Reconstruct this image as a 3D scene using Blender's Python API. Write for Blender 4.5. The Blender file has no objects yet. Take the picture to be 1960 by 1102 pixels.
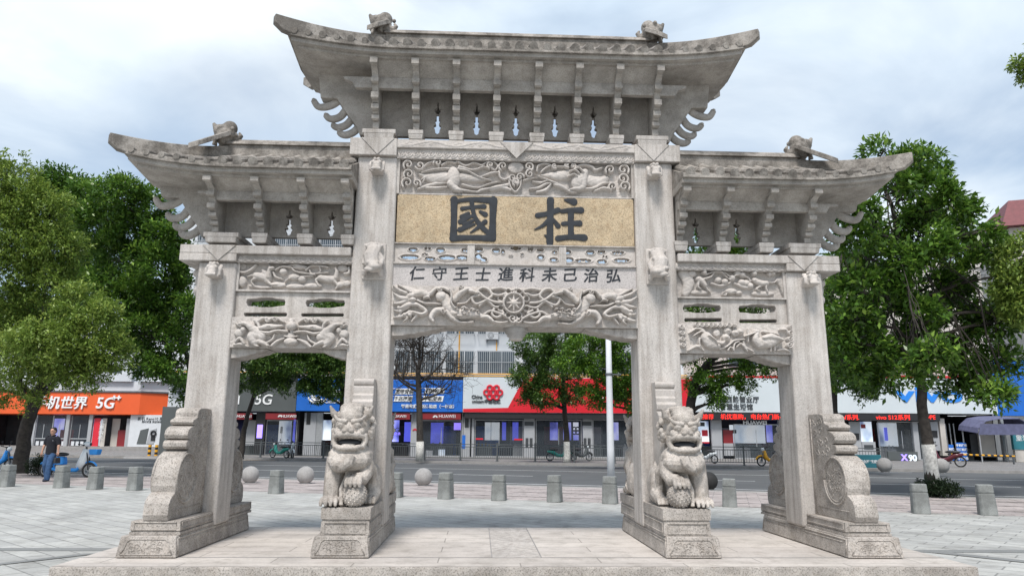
import bpy, bmesh, math, random
import numpy as np
from mathutils import Vector, Matrix, noise
from mathutils.geometry import tessellate_polygon
random.seed(7); rng = np.random.default_rng(7)
SC = bpy.context.scene; COL = SC.collection
# ------------------------------------------------------------------ camera, world, sun, exposure
FOC = 1383.55                      # focal length in pixels of a 1960 px wide frame
CAM = np.array([-0.489, -10.4848, 1.40]); YAW, PITCH, ROLL = -0.0423, 0.2047, 0.0075
def _axes():
    cy, sy, cp, sp = math.cos(YAW), math.sin(YAW), math.cos(PITCH), math.sin(PITCH)
    f = np.array([-sy*cp, cy*cp, sp]); r0 = np.array([cy, sy, 0.]); u0 = np.cross(r0, f)
    c, s = math.cos(ROLL), math.sin(ROLL)
    return c*r0 + s*u0, -s*r0 + c*u0, f
AR, AU, AF = _axes()
cam = bpy.data.objects.new('camera', bpy.data.cameras.new('camera')); COL.objects.link(cam)
cam.data.lens = 36*FOC/1960; cam.data.sensor_width = 36; cam.data.clip_end = 3000; cam.data.clip_start = .1
_m = Matrix.Identity(4)
for i in range(3):
    _m[i][0], _m[i][1], _m[i][2], _m[i][3] = AR[i], AU[i], -AF[i], CAM[i]
cam.matrix_world = _m; SC.camera = cam
SC.view_settings.view_transform = 'Standard'; SC.view_settings.look = 'None'
SC.view_settings.exposure = 0.42; SC.view_settings.gamma = 1
SUN_EL, SUN_AZ = math.radians(58), math.radians(194)   # azimuth clockwise from +Y
sun = bpy.data.objects.new('sun', bpy.data.lights.new('sun', 'SUN')); COL.objects.link(sun)
sun.data.energy = 2.9; sun.data.angle = math.radians(14); sun.data.color = (1, .96, .92)
_d = Vector((math.sin(SUN_AZ)*math.cos(SUN_EL), math.cos(SUN_AZ)*math.cos(SUN_EL), math.sin(SUN_EL)))
sun.rotation_euler = (-_d).to_track_quat('-Z', 'Y').to_euler()
sun.location = _d*40
W = bpy.data.worlds.new('World'); SC.world = W; W.use_nodes = True
nt = W.node_tree; nt.nodes.clear(); N = nt.nodes.new; L = nt.links.new
sky = N('ShaderNodeTexSky'); sky.sky_type = 'NISHITA'; sky.sun_disc = False
sky.sun_elevation = SUN_EL; sky.sun_rotation = SUN_AZ; sky.air_density = 1.2; sky.dust_density = 2.0
b1 = N('ShaderNodeBackground'); L(sky.outputs[0], b1.inputs[0]); b1.inputs[1].default_value = .12
tc = N('ShaderNodeTexCoord'); sx = N('ShaderNodeSeparateXYZ'); L(tc.outputs['Generated'], sx.inputs[0])
mz = N('ShaderNodeMath'); mz.operation = 'ADD'; L(sx.outputs[2], mz.inputs[0]); mz.inputs[1].default_value = .25
dx = N('ShaderNodeMath'); dx.operation = 'DIVIDE'; L(sx.outputs[0], dx.inputs[0]); L(mz.outputs[0], dx.inputs[1])
dy = N('ShaderNodeMath'); dy.operation = 'DIVIDE'; L(sx.outputs[1], dy.inputs[0]); L(mz.outputs[0], dy.inputs[1])
cx = N('ShaderNodeCombineXYZ'); L(dx.outputs[0], cx.inputs[0]); L(dy.outputs[0], cx.inputs[1]); cx.inputs[2].default_value = 3.3
nz = N('ShaderNodeTexNoise'); nz.inputs['Scale'].default_value = 1.5; nz.inputs['Detail'].default_value = 7
nz.inputs['Roughness'].default_value = .52; nz.inputs['Distortion'].default_value = .5; L(cx.outputs[0], nz.inputs['Vector'])
cr = N('ShaderNodeValToRGB'); L(nz.outputs[0], cr.inputs[0])
cr.color_ramp.elements[0].position = .40; cr.color_ramp.elements[0].color = (.30, .30, .30, 1)
cr.color_ramp.elements[1].position = .64; cr.color_ramp.elements[1].color = (1, 1, 1, 1)
b2 = N('ShaderNodeBackground'); b2.inputs[1].default_value = 1.0
n2 = N('ShaderNodeTexNoise'); n2.inputs['Scale'].default_value = 1.1; n2.inputs['Detail'].default_value = 5; L(cx.outputs[0], n2.inputs['Vector'])
c2 = N('ShaderNodeValToRGB'); L(n2.outputs[0], c2.inputs[0])
c2.color_ramp.elements[0].position = .35; c2.color_ramp.elements[0].color = (.45, .57, .71, 1)
c2.color_ramp.elements[1].position = .65; c2.color_ramp.elements[1].color = (.78, .84, .88, 1)
L(c2.outputs[0], b2.inputs[0])
ms = N('ShaderNodeMixShader'); L(cr.outputs[0], ms.inputs[0]); L(b1.outputs[0], ms.inputs[1]); L(b2.outputs[0], ms.inputs[2])
wo = N('ShaderNodeOutputWorld'); L(ms.outputs[0], wo.inputs[0])
try:
    SC.cycles.use_denoising = True; SC.cycles.max_bounces = 6; SC.cycles.transparent_max_bounces = 8
except Exception: pass

def P(ax, v, px, py):
    """where the sight line of a photo pixel meets the plane ax = v (used to measure the place)"""
    d = AF + AR*(px-980)/FOC - AU*(py-551)/FOC
    i = 'xyz'.index(ax); t = (v-CAM[i])/d[i]
    return CAM + t*d
def PD(px, py, D):
    return CAM + D*(AF + AR*(px-980)/FOC - AU*(py-551)/FOC)

# ------------------------------------------------------------------ materials
def _nt(name):
    m = bpy.data.materials.new(name); m.use_nodes = True
    t = m.node_tree; t.nodes.clear()
    o = t.nodes.new('ShaderNodeOutputMaterial'); b = t.nodes.new('ShaderNodeBsdfPrincipled')
    t.links.new(b.outputs[0], o.inputs[0])
    return m, t, b, o
def c4(c): return (c[0], c[1], c[2], 1)
def noise_node(t, vec, scale, detail=4, rough=.55):
    n = t.nodes.new('ShaderNodeTexNoise'); n.inputs['Scale'].default_value = scale
    n.inputs['Detail'].default_value = detail; n.inputs['Roughness'].default_value = rough
    if vec is not None: t.links.new(vec, n.inputs['Vector'])
    return n
def ramp(t, fac, stops):
    r = t.nodes.new('ShaderNodeValToRGB'); t.links.new(fac, r.inputs[0])
    e = r.color_ramp.elements
    while len(e) < len(stops): e.new(.5)
    for k, (p, c) in enumerate(stops): e[k].position = p; e[k].color = c4(c)
    return r
def mixc(t, fac, a, b, mode='MIX'):
    m = t.nodes.new('ShaderNodeMix'); m.data_type = 'RGBA'; m.blend_type = mode
    for sock, val in ((0, fac), (6, a), (7, b)):
        if hasattr(val, 'is_linked') or hasattr(val, 'links'): t.links.new(val, m.inputs[sock])
        elif sock == 0: m.inputs[0].default_value = val
        else: m.inputs[sock].default_value = c4(val)
    return m.outputs[2]
def plain(name, col, rough=.6, var=.12, scale=6, metal=0., bump=0., emit=0., spec=.5):
    m, t, b, o = _nt(name)
    g = t.nodes.new('ShaderNodeTexCoord')
    n = noise_node(t, g.outputs['Object'], scale, 5)
    lo = [max(0, c*(1-var)) for c in col]; hi = [min(1, c*(1+var)) for c in col]
    r = ramp(t, n.outputs[0], [(.3, lo), (.7, hi)])
    t.links.new(r.outputs[0], b.inputs['Base Color'])
    b.inputs['Roughness'].default_value = rough; b.inputs['Metallic'].default_value = metal
    b.inputs['Specular IOR Level'].default_value = spec
    if bump:
        n3 = noise_node(t, g.outputs['Object'], scale*6, 4)
        bp = t.nodes.new('ShaderNodeBump'); bp.inputs['Strength'].default_value = bump; bp.inputs['Distance'].default_value = .01
        t.links.new(n3.outputs[0], bp.inputs['Height']); t.links.new(bp.outputs[0], b.inputs['Normal'])
    if emit:
        t.links.new(r.outputs[0], b.inputs['Emission Color']); b.inputs['Emission Strength'].default_value = emit
    return m
def stone(name, col, dark=.55, speck=.5, stain=0., bump=.35, streak=0., tint=(.5, .45, .38)):
    """speckled granite: fine grain, cloudy patches, optional rain stains"""
    m, t, b, o = _nt(name)
    g = t.nodes.new('ShaderNodeTexCoord'); v = g.outputs['Object']
    big = noise_node(t, v, 1.3, 6, .6)
    c1 = ramp(t, big.outputs[0], [(.28, [c*.84 for c in col]), (.5, col), (.72, [min(1, c*1.10) for c in col])])
    fine = noise_node(t, v, 55, 3, .7)
    f = ramp(t, fine.outputs[0], [(.36, (dark,)*3), (.50, (1, 1, 1)), (.66, (1.12, 1.12, 1.12))])
    c = mixc(t, speck, c1.outputs[0], f.outputs[0], 'MULTIPLY')
    mid = noise_node(t, v, 9, 6, .65)
    md = ramp(t, mid.outputs[0], [(.33, tint), (.52, (1, 1, 1))])
    c = mixc(t, .30, c, md.outputs[0], 'MULTIPLY')
    if streak:
        mp = t.nodes.new('ShaderNodeMapping'); mp.inputs['Scale'].default_value = (7, 7, .5); t.links.new(v, mp.inputs[0])
        s = noise_node(t, mp.outputs[0], 1.6, 5, .6)
        sr = ramp(t, s.outputs[0], [(.36, (.46, .43, .40)), (.56, (1, 1, 1))])
        c = mixc(t, streak, c, sr.outputs[0], 'MULTIPLY')
    if stain:
        s = noise_node(t, v, 3.2, 8, .7)
        sr = ramp(t, s.outputs[0], [(.42, (.22, .21, .20)), (.60, (1, 1, 1))])
        c = mixc(t, stain, c, sr.outputs[0], 'MULTIPLY')
    t.links.new(c, b.inputs['Base Color'])
    b.inputs['Roughness'].default_value = .85; b.inputs['Specular IOR Level'].default_value = .25
    bn = noise_node(t, v, 40, 6, .7)
    bp = t.nodes.new('ShaderNodeBump'); bp.inputs['Strength'].default_value = bump; bp.inputs['Distance'].default_value = .012
    t.links.new(bn.outputs[0], bp.inputs['Height']); t.links.new(bp.outputs[0], b.inputs['Normal'])
    return m
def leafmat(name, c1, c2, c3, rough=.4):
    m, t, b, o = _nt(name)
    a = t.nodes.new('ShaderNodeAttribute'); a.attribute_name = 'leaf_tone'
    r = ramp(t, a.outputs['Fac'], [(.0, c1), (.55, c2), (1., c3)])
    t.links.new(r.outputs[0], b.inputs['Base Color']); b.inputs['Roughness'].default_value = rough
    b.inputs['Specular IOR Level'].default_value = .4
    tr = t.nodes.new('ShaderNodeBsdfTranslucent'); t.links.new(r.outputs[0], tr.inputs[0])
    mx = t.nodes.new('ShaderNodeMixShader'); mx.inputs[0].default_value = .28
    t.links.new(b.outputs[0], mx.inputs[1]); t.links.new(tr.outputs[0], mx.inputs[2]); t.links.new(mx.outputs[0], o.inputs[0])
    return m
def glassy(name, col, rough=.08, alpha=.35):
    m, t, b, o = _nt(name)
    b.inputs['Base Color'].default_value = c4(col); b.inputs['Roughness'].default_value = rough
    tr = t.nodes.new('ShaderNodeBsdfTransparent'); mx = t.nodes.new('ShaderNodeMixShader'); mx.inputs[0].default_value = alpha
    t.links.new(tr.outputs[0], mx.inputs[1]); t.links.new(b.outputs[0], mx.inputs[2]); t.links.new(mx.outputs[0], o.inputs[0])
    return m
GR = (.475, .445, .41)
M = {}
M['column'] = stone('column_granite', (.53, .497, .465), dark=.62, speck=.6, stain=.10, streak=.5, tint=(.76, .71, .66))
M['block'] = stone('pedestal_granite', (.47, .43, .39), dark=.38, speck=.8, stain=.38, tint=(.68, .62, .55))
M['carve'] = stone('carved_stone', (.535, .495, .46), dark=.68, speck=.5, stain=.22, bump=.25, tint=(.75, .70, .62))
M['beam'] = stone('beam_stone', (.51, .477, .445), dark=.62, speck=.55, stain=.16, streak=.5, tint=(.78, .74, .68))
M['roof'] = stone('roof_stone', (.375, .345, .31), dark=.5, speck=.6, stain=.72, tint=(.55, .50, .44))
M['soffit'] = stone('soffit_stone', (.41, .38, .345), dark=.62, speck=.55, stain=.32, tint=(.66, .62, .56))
M['lion'] = stone('lion_stone', (.525, .48, .435), dark=.5, speck=.65, stain=.48, bump=.3, tint=(.74, .66, .56))
M['inscr'] = stone('inscription_granite', (.47, .44, .425), dark=.45, speck=.6, tint=(.85, .83, .82))
M['plaque'] = stone('tan_sandstone', (.49, .39, .262), dark=.42, speck=.8, stain=.24, tint=(.60, .44, .28))
M['ink'] = plain('dark_ink', (.016, .020, .026), .7, .35, 12)
M['bollard'] = stone('bollard_granite', (.27, .28, .27), dark=.6, speck=.5, stain=.35, tint=(.8, .8, .8))
M['ball'] = stone('ball_granite', (.36, .35, .34), dark=.6, speck=.5, stain=.15, tint=(.8, .78, .75))
M['bark'] = plain('bark', (.045, .038, .032), .9, .45, 9, bump=.8)
M['lime'] = plain('limewash', (.50, .49, .46), .9, .35, 14, bump=.5)
M['white'] = plain('white_paint', (.60, .62, .64), .5, .05, 2)
M['wall'] = plain('white_wall', (.56, .585, .61), .8, .10, .5)
M['cream'] = plain('cream_tile', (.50, .47, .43), .8, .10, 1.2)
M['metal'] = plain('grey_metal', (.13, .14, .15), .45, .12, 5, metal=.6)
M['fence'] = plain('fence_paint', (.085, .095, .10), .5, .15, 5)
M['steel'] = plain('pale_steel', (.42, .43, .44), .4, .1, 5, metal=.5)
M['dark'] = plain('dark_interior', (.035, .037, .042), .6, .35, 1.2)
M['black'] = plain('black_plastic', (.018, .018, .02), .45, .2, 8)
M['rubber'] = plain('rubber', (.02, .02, .02), .8, .2, 8)
M['orange'] = plain('orange_panel', (.72, .105, .022), .45, .05, .8)
M['blue'] = plain('blue_panel', (.012, .13, .52), .4, .08, .8)
M['red'] = plain('red_panel', (.60, .012, .025), .4, .08, .8)
M['darkred'] = plain('dark_red_panel', (.22, .015, .02), .5, .12, 1)
M['greypan'] = plain('grey_panel', (.085, .095, .095), .5, .08, .8)
M['whitepan'] = plain('white_panel', (.56, .61, .63), .4, .04, .6)
M['pill'] = plain('shop_pillar', (.36, .37, .385), .4, .06, 1.5)
M['letter_w'] = plain('white_letters', (.78, .79, .79), .4, .03, 2)
M['letter_k'] = plain('charcoal_letters', (.05, .055, .06), .5, .1, 2)
M['letter_b'] = plain('blue_letters', (.02, .22, .72), .35, .05, 2)
M['letter_r'] = plain('red_letters', (.62, .02, .04), .4, .05, 2)
M['led'] = plain('led_red', (1.0, .03, .02), .5, .02, 2, emit=.75)
M['screen0'] = plain('backlit_plain', (.34, .36, .95), .3, .25, 1.1, emit=.75)
M['screen_w0'] = plain('backlit_white0', (.80, .86, .95), .3, .10, 1.3, emit=.55)
M['screen_b'] = plain('backlit_blue', (.10, .12, .75), .3, .2, 1.3, emit=.6)
def poster(name, stops, emit, scale):
    m, t, b, o = _nt(name); g = t.nodes.new('ShaderNodeTexCoord')
    mp = t.nodes.new('ShaderNodeMapping'); mp.inputs['Scale'].default_value = (1, 1, .6); t.links.new(g.outputs['Object'], mp.inputs[0])
    n = noise_node(t, mp.outputs[0], scale, 2, .4); r = ramp(t, n.outputs[0], stops)
    t.links.new(r.outputs[0], b.inputs['Base Color']); t.links.new(r.outputs[0], b.inputs['Emission Color']); b.inputs['Emission Strength'].default_value = emit; b.inputs['Roughness'].default_value = .25
    return m
M['screen'] = poster('backlit_screen', [(.30, (.05, .06, .30)), (.42, (.20, .22, .80)), (.55, (.42, .44, .95)), (.7, (.80, .84, .98))], .62, 1.0)
M['screen_w'] = poster('backlit_white', [(.30, (.10, .14, .30)), (.40, (.50, .60, .75)), (.52, (.75, .82, .90)), (.7, (.85, .88, .92))], .45, .9)
M['purple'] = plain('purple_neon', (.30, .22, .95), .3, .1, 1.3, emit=1.2)
M['teal'] = plain('teal_board', (.025, .17, .21), .5, .12, 1)
M['glass'] = glassy('shop_glass', (.10, .12, .14), .05, .22)
M['winglass'] = plain('window_glass', (.06, .08, .10), .08, .3, .8)
M['yellow'] = plain('yellow_paint', (.72, .36, .02), .5, .1, 5)
M['redroof'] = plain('maroon_roof', (.15, .038, .042), .6, .15, 3)
M['tent'] = plain('violet_grey_canvas', (.10, .105, .18), .8, .2, 4)
M['skin'] = plain('skin', (.46, .26, .18), .55, .08, 10)
M['navy'] = plain('navy_cotton', (.006, .007, .012), .9, .25, 20)
M['denim'] = plain('blue_denim', (.03, .075, .165), .9, .3, 14)
M['hair'] = plain('black_hair', (.012, .011, .01), .6, .3, 40)
M['bikeblue'] = plain('bike_blue', (.02, .25, .68), .3, .08, 4)
M['bikewhite'] = plain('bike_white', (.68, .72, .74), .3, .05, 4)
M['bikegreen'] = plain('bike_green', (.03, .30, .24), .35, .1, 4)
M['bikered'] = plain('bike_dark_red', (.09, .012, .018), .3, .15, 4)
M['asphalt'] = plain('asphalt', (.085, .09, .093), .9, .12, .7, bump=.3)
M['line'] = plain('road_paint', (.62, .63, .63), .8, .15, 6)
M['kerb'] = plain('kerb_stone', (.27, .26, .25), .85, .15, 3, bump=.4)
M['shoe'] = plain('shoe_leather', (.02, .025, .04), .5, .2, 10)
M["magnolia"] = leafmat("magnolia_leaf", (.035, .085, .012), (.092, .19, .028), (.26, .40, .06), .3)
M['camphor'] = leafmat('camphor_leaf', (.085, .15, .024), (.185, .275, .048), (.38, .46, .10), .45)
M['osman'] = leafmat('street_tree_leaf', (.035, .08, .018), (.085, .165, .032), (.21, .32, .05), .4)
M['lime_leaf'] = leafmat('young_leaf', (.04, .10, .014), (.10, .21, .025), (.26, .40, .045), .4)
M['shrub'] = leafmat('dark_shrub_leaf', (.01, .02, .008), (.02, .04, .014), (.04, .07, .02), .6)

# ------------------------------------------------------------------ mesh helpers
class MB:
    def __init__(s): s.v = []; s.f = []
    def add(s, vs, fs):
        o = len(s.v); s.v += [tuple(map(float, p)) for p in vs]; s.f += [tuple(i+o for i in q) for q in fs]; return s
    def box(s, x0, x1, y0, y1, z0, z1, top=None):
        """top = (dx, dy): inset of the upper face"""
        a, b = top or (0, 0)
        return s.add([(x0,y0,z0),(x1,y0,z0),(x1,y1,z0),(x0,y1,z0),(x0+a,y0+b,z1),(x1-a,y0+b,z1),(x1-a,y1-b,z1),(x0+a,y1-b,z1)],
                     [(3,2,1,0),(4,5,6,7),(0,1,5,4),(1,2,6,5),(2,3,7,6),(3,0,4,7)])
    def prism(s, poly, a0, a1, ax='y'):
        """poly is a closed outline in the two other axes, extruded along ax"""
        def mk(p, a): return {'x': (a, p[0], p[1]), 'y': (p[0], a, p[1]), 'z': (p[0], p[1], a)}[ax]
        n = len(poly); area = sum(poly[i][0]*poly[(i+1)%n][1]-poly[(i+1)%n][0]*poly[i][1] for i in range(n))
        if (area < 0): poly = poly[::-1]
        vs = [mk(p, a0) for p in poly] + [mk(p, a1) for p in poly]
        fs = [tuple(range(n)), tuple(range(2*n-1, n-1, -1))]
        fs += [(i, i+n, (i+1) % n+n, (i+1) % n) for i in range(n)]
        if ax in 'xz': fs = [q[::-1] for q in fs]
        return s.add(vs, fs)
    def plate(s, outer, holes, y0, y1):
        """outline with holes in the xz plane, extruded along y"""
        loops = [outer]+holes; pts = [p for l in loops for p in l]; n = len(pts)
        tri = tessellate_polygon([[Vector((p[0], p[1], 0)) for p in l] for l in loops])
        vs = [(p[0], y0, p[1]) for p in pts]+[(p[0], y1, p[1]) for p in pts]; fs = []
        for a, b, c in tri:
            ar = (pts[b][0]-pts[a][0])*(pts[c][1]-pts[a][1])-(pts[c][0]-pts[a][0])*(pts[b][1]-pts[a][1])
            if ar < 0: a, b = b, a
            fs += [(a, b, c), (c+n, b+n, a+n)]
        o = 0
        for l in loops:
            k = len(l)
            ar = sum(l[i][0]*l[(i+1)%k][1]-l[(i+1)%k][0]*l[i][1] for i in range(k))
            ccw = (ar > 0) == (o == 0)
            for i in range(k):
                a, b = o+i, o+(i+1) % k
                fs.append((b, a, a+n, b+n) if ccw else (a, b, b+n, a+n))
            o += k
        return s.add(vs, fs)
    def tube(s, pts, r, n=8, flat=(1, 1), up=(0, 0, 1), cap=True):
        pts = [Vector(p) for p in pts]; k = len(pts)
        rs = [r]*k if not hasattr(r, '__len__') else list(r)
        up = Vector(up); vs = []; fs = []
        for i, p in enumerate(pts):
            d = (pts[min(i+1, k-1)]-pts[max(i-1, 0)])
            d = d.normalized() if d.length > 1e-9 else Vector((0, 0, 1))
            if i == 0:
                a = up.cross(d)
                if a.length < .15: a = Vector((1, 0, .02)).cross(d)
                if a.length < .15: a = Vector((0, 1, 0)).cross(d)
            else:
                a = prev-d*prev.dot(d)
                if a.length < .05: a = up.cross(d)
                if a.length < .05: a = Vector((0, 1, 0)).cross(d)
            a.normalize(); b = d.cross(a); prev = a
            for j in range(n):
                t = 2*math.pi*j/n
                vs.append(p+a*(math.cos(t)*rs[i]*flat[0])+b*(math.sin(t)*rs[i]*flat[1]))
        for i in range(k-1):
            for j in range(n):
                q = (j+1) % n
                fs.append((i*n+j, i*n+q, (i+1)*n+q, (i+1)*n+j))
        if cap: fs += [tuple(range(n-1, -1, -1)), tuple((k-1)*n+j for j in range(n))]
        return s.add(vs, fs)
    def ell(s, c, r, n=14, m=9, rot=None):
        if not hasattr(r, '__len__'): r = (r, r, r)
        vs = [(0, 0, -1)]
        for i in range(1, m):
            t = math.pi*i/m
            for j in range(n):
                a = 2*math.pi*j/n; vs.append((math.sin(t)*math.cos(a), math.sin(t)*math.sin(a), -math.cos(t)))
        vs.append((0, 0, 1)); R = rot or Matrix.Identity(3)
        out = [R @ Vector((p[0]*r[0], p[1]*r[1], p[2]*r[2]))+Vector(c) for p in vs]
        fs = [(0, 1+(j+1) % n, 1+j) for j in range(n)]
        for i in range(m-2):
            for j in range(n):
                a, b = 1+i*n+j, 1+i*n+(j+1) % n
                fs.append((a, b, b+n, a+n))
        e = len(vs)-1; o = 1+(m-2)*n
        fs += [(o+j, o+(j+1) % n, e) for j in range(n)]
        return s.add(out, fs)
    def lathe(s, prof, c=(0, 0, 0), n=20):
        vs = []; k = len(prof)
        for r, z in prof:
            for j in range(n):
                a = 2*math.pi*j/n; vs.append((c[0]+r*math.cos(a), c[1]+r*math.sin(a), c[2]+z))
        fs = [(i*n+j, i*n+(j+1) % n, (i+1)*n+(j+1) % n, (i+1)*n+j) for i in range(k-1) for j in range(n)]
        fs += [tuple(range(n-1, -1, -1)), tuple((k-1)*n+j for j in range(n))]
        return s.add(vs, fs)
    def ring(s, c, R, r, axis='y', n=24, m=8, a0=0, a1=2*math.pi):
        pts = []
        for i in range(n+1):
            a = a0+(a1-a0)*i/n; u, w = R*math.cos(a), R*math.sin(a)
            pts.append({'y': (c[0]+u, c[1], c[2]+w), 'x': (c[0], c[1]+u, c[2]+w), 'z': (c[0]+u, c[1]+w, c[2])}[axis])
        return s.tube(pts, r, m, up={'y': (0, 1, 0), 'x': (1, 0, 0), 'z': (0, 0, 1)}[axis], cap=True)
    def xf(s, fn): s.v = [tuple(fn(p)) for p in s.v]; return s
    def flip(s): s.f = [q[::-1] for q in s.f]; return s
    def mirror_x(s, c=0): s.v = [(2*c-x, y, z) for x, y, z in s.v]; return s.flip()
    def join(s, o): return s.add(o.v, o.f)
    def mesh(s, name):
        me = bpy.data.meshes.new(name); me.from_pydata(s.v, [], s.f); me.update(); return me
    def build(s, name, mat, parent=None, smooth=False, bevel=0., seg=2):
        return put(name, s.mesh(name), mat, parent, smooth, bevel, seg)
def put(name, me, mat, parent=None, smooth=False, bevel=0., seg=2):
    o = bpy.data.objects.new(name, me); COL.objects.link(o)
    if mat is not None and len(me.materials) == 0: me.materials.append(M[mat] if isinstance(mat, str) else mat)
    if parent is not None: o.parent = parent
    if smooth: me.polygons.foreach_set('use_smooth', [True]*len(me.polygons))
    if bevel:
        b = o.modifiers.new('bevel', 'BEVEL'); b.width = bevel; b.segments = seg; b.limit_method = 'ANGLE'; b.angle_limit = .6
    return o
def tag(o, label=None, cat=None, group=None, kind=None):
    for k, v in (('label', label), ('category', cat), ('group', group), ('kind', kind)):
        if v: o[k] = v
    return o
def thing(name, label, cat, loc=(0, 0, 0), rz=0., group=None):
    o = bpy.data.objects.new(name, None); COL.objects.link(o); o.location = loc; o.rotation_euler = (0, 0, rz)
    o.empty_display_size = .2
    return tag(o, label, cat, group)
def dup(root, loc, rz=0., label=None, sx=1.):
    def cp(o, par):
        c = o.copy(); COL.objects.link(c)
        if par is not None: c.parent = par
        for ch in kids.get(o.name, []): cp(ch, c)
        return c
    kids = {}
    for ob in COL.objects:
        if ob.parent: kids.setdefault(ob.parent.name, []).append(ob)
    r = cp(root, None); r.location = loc; r.rotation_euler = (0, 0, rz); r.scale = (sx, sx, sx)
    if label: r['label'] = label
    return r
def sculpt(mb, name, voxel, it=2, fac=.5):
    """melt overlapping closed shapes into one continuous carved surface"""
    o = bpy.data.objects.new('tmp', mb.mesh('tmp')); COL.objects.link(o)
    r = o.modifiers.new('r', 'REMESH'); r.mode = 'VOXEL'; r.voxel_size = voxel
    if it: s = o.modifiers.new('s', 'SMOOTH'); s.iterations = it; s.factor = fac
    dg = bpy.context.evaluated_depsgraph_get(); dg.update()
    me = bpy.data.meshes.new_from_object(o.evaluated_get(dg)); me.name = name
    t = o.data; bpy.data.objects.remove(o); bpy.data.meshes.remove(t)
    me.polygons.foreach_set('use_smooth', [True]*len(me.polygons))
    return me
def text_mesh(s, size, ext=.01, bold=0., shear=0., sx=1., space=1.):
    """lettering as a solid in the xz plane, centred, front towards -y"""
    cu = bpy.data.curves.new('txt', 'FONT'); cu.body = s; cu.size = size; cu.extrude = ext; cu.offset = bold; cu.shear = shear
    cu.align_x = 'CENTER'; cu.align_y = 'CENTER'; cu.space_character = space; cu.resolution_u = 4
    o = bpy.data.objects.new('txt', cu); COL.objects.link(o)
    dg = bpy.context.evaluated_depsgraph_get(); dg.update()
    me = bpy.data.meshes.new_from_object(o.evaluated_get(dg))
    bpy.data.objects.remove(o); bpy.data.curves.remove(cu)
    n = len(me.vertices); a = np.empty(n*3, np.float32); me.vertices.foreach_get('co', a); a = a.reshape(-1, 3)
    if n:
        mid = (a.max(0)+a.min(0))/2; a[:, :2] -= mid[:2]
    b = np.stack([a[:, 0]*sx, -a[:, 2], a[:, 1]], 1); me.vertices.foreach_set('co', b.ravel()); me.update()
    me.name = 'lettering'; return me
def letters(s, size, x, y, z, mat, parent, name='lettering', **k):
    o = put(name, text_mesh(s, size, **k), mat, parent); o.location = (x, y, z); return o
def catmull(pts, n=6):
    if len(pts) < 3: return pts
    p = [pts[0]]+list(pts)+[pts[-1]]; out = []
    for i in range(1, len(p)-2):
        a, b, c, d = (np.array(q, float) for q in p[i-1:i+3])
        for k in range(n):
            t = k/n
            out.append(.5*((2*b)+(c-a)*t+(2*a-5*b+4*c-d)*t*t+(3*b-a-3*c+d)*t**3))
    out.append(np.array(p[-2], float)); return out

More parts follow.
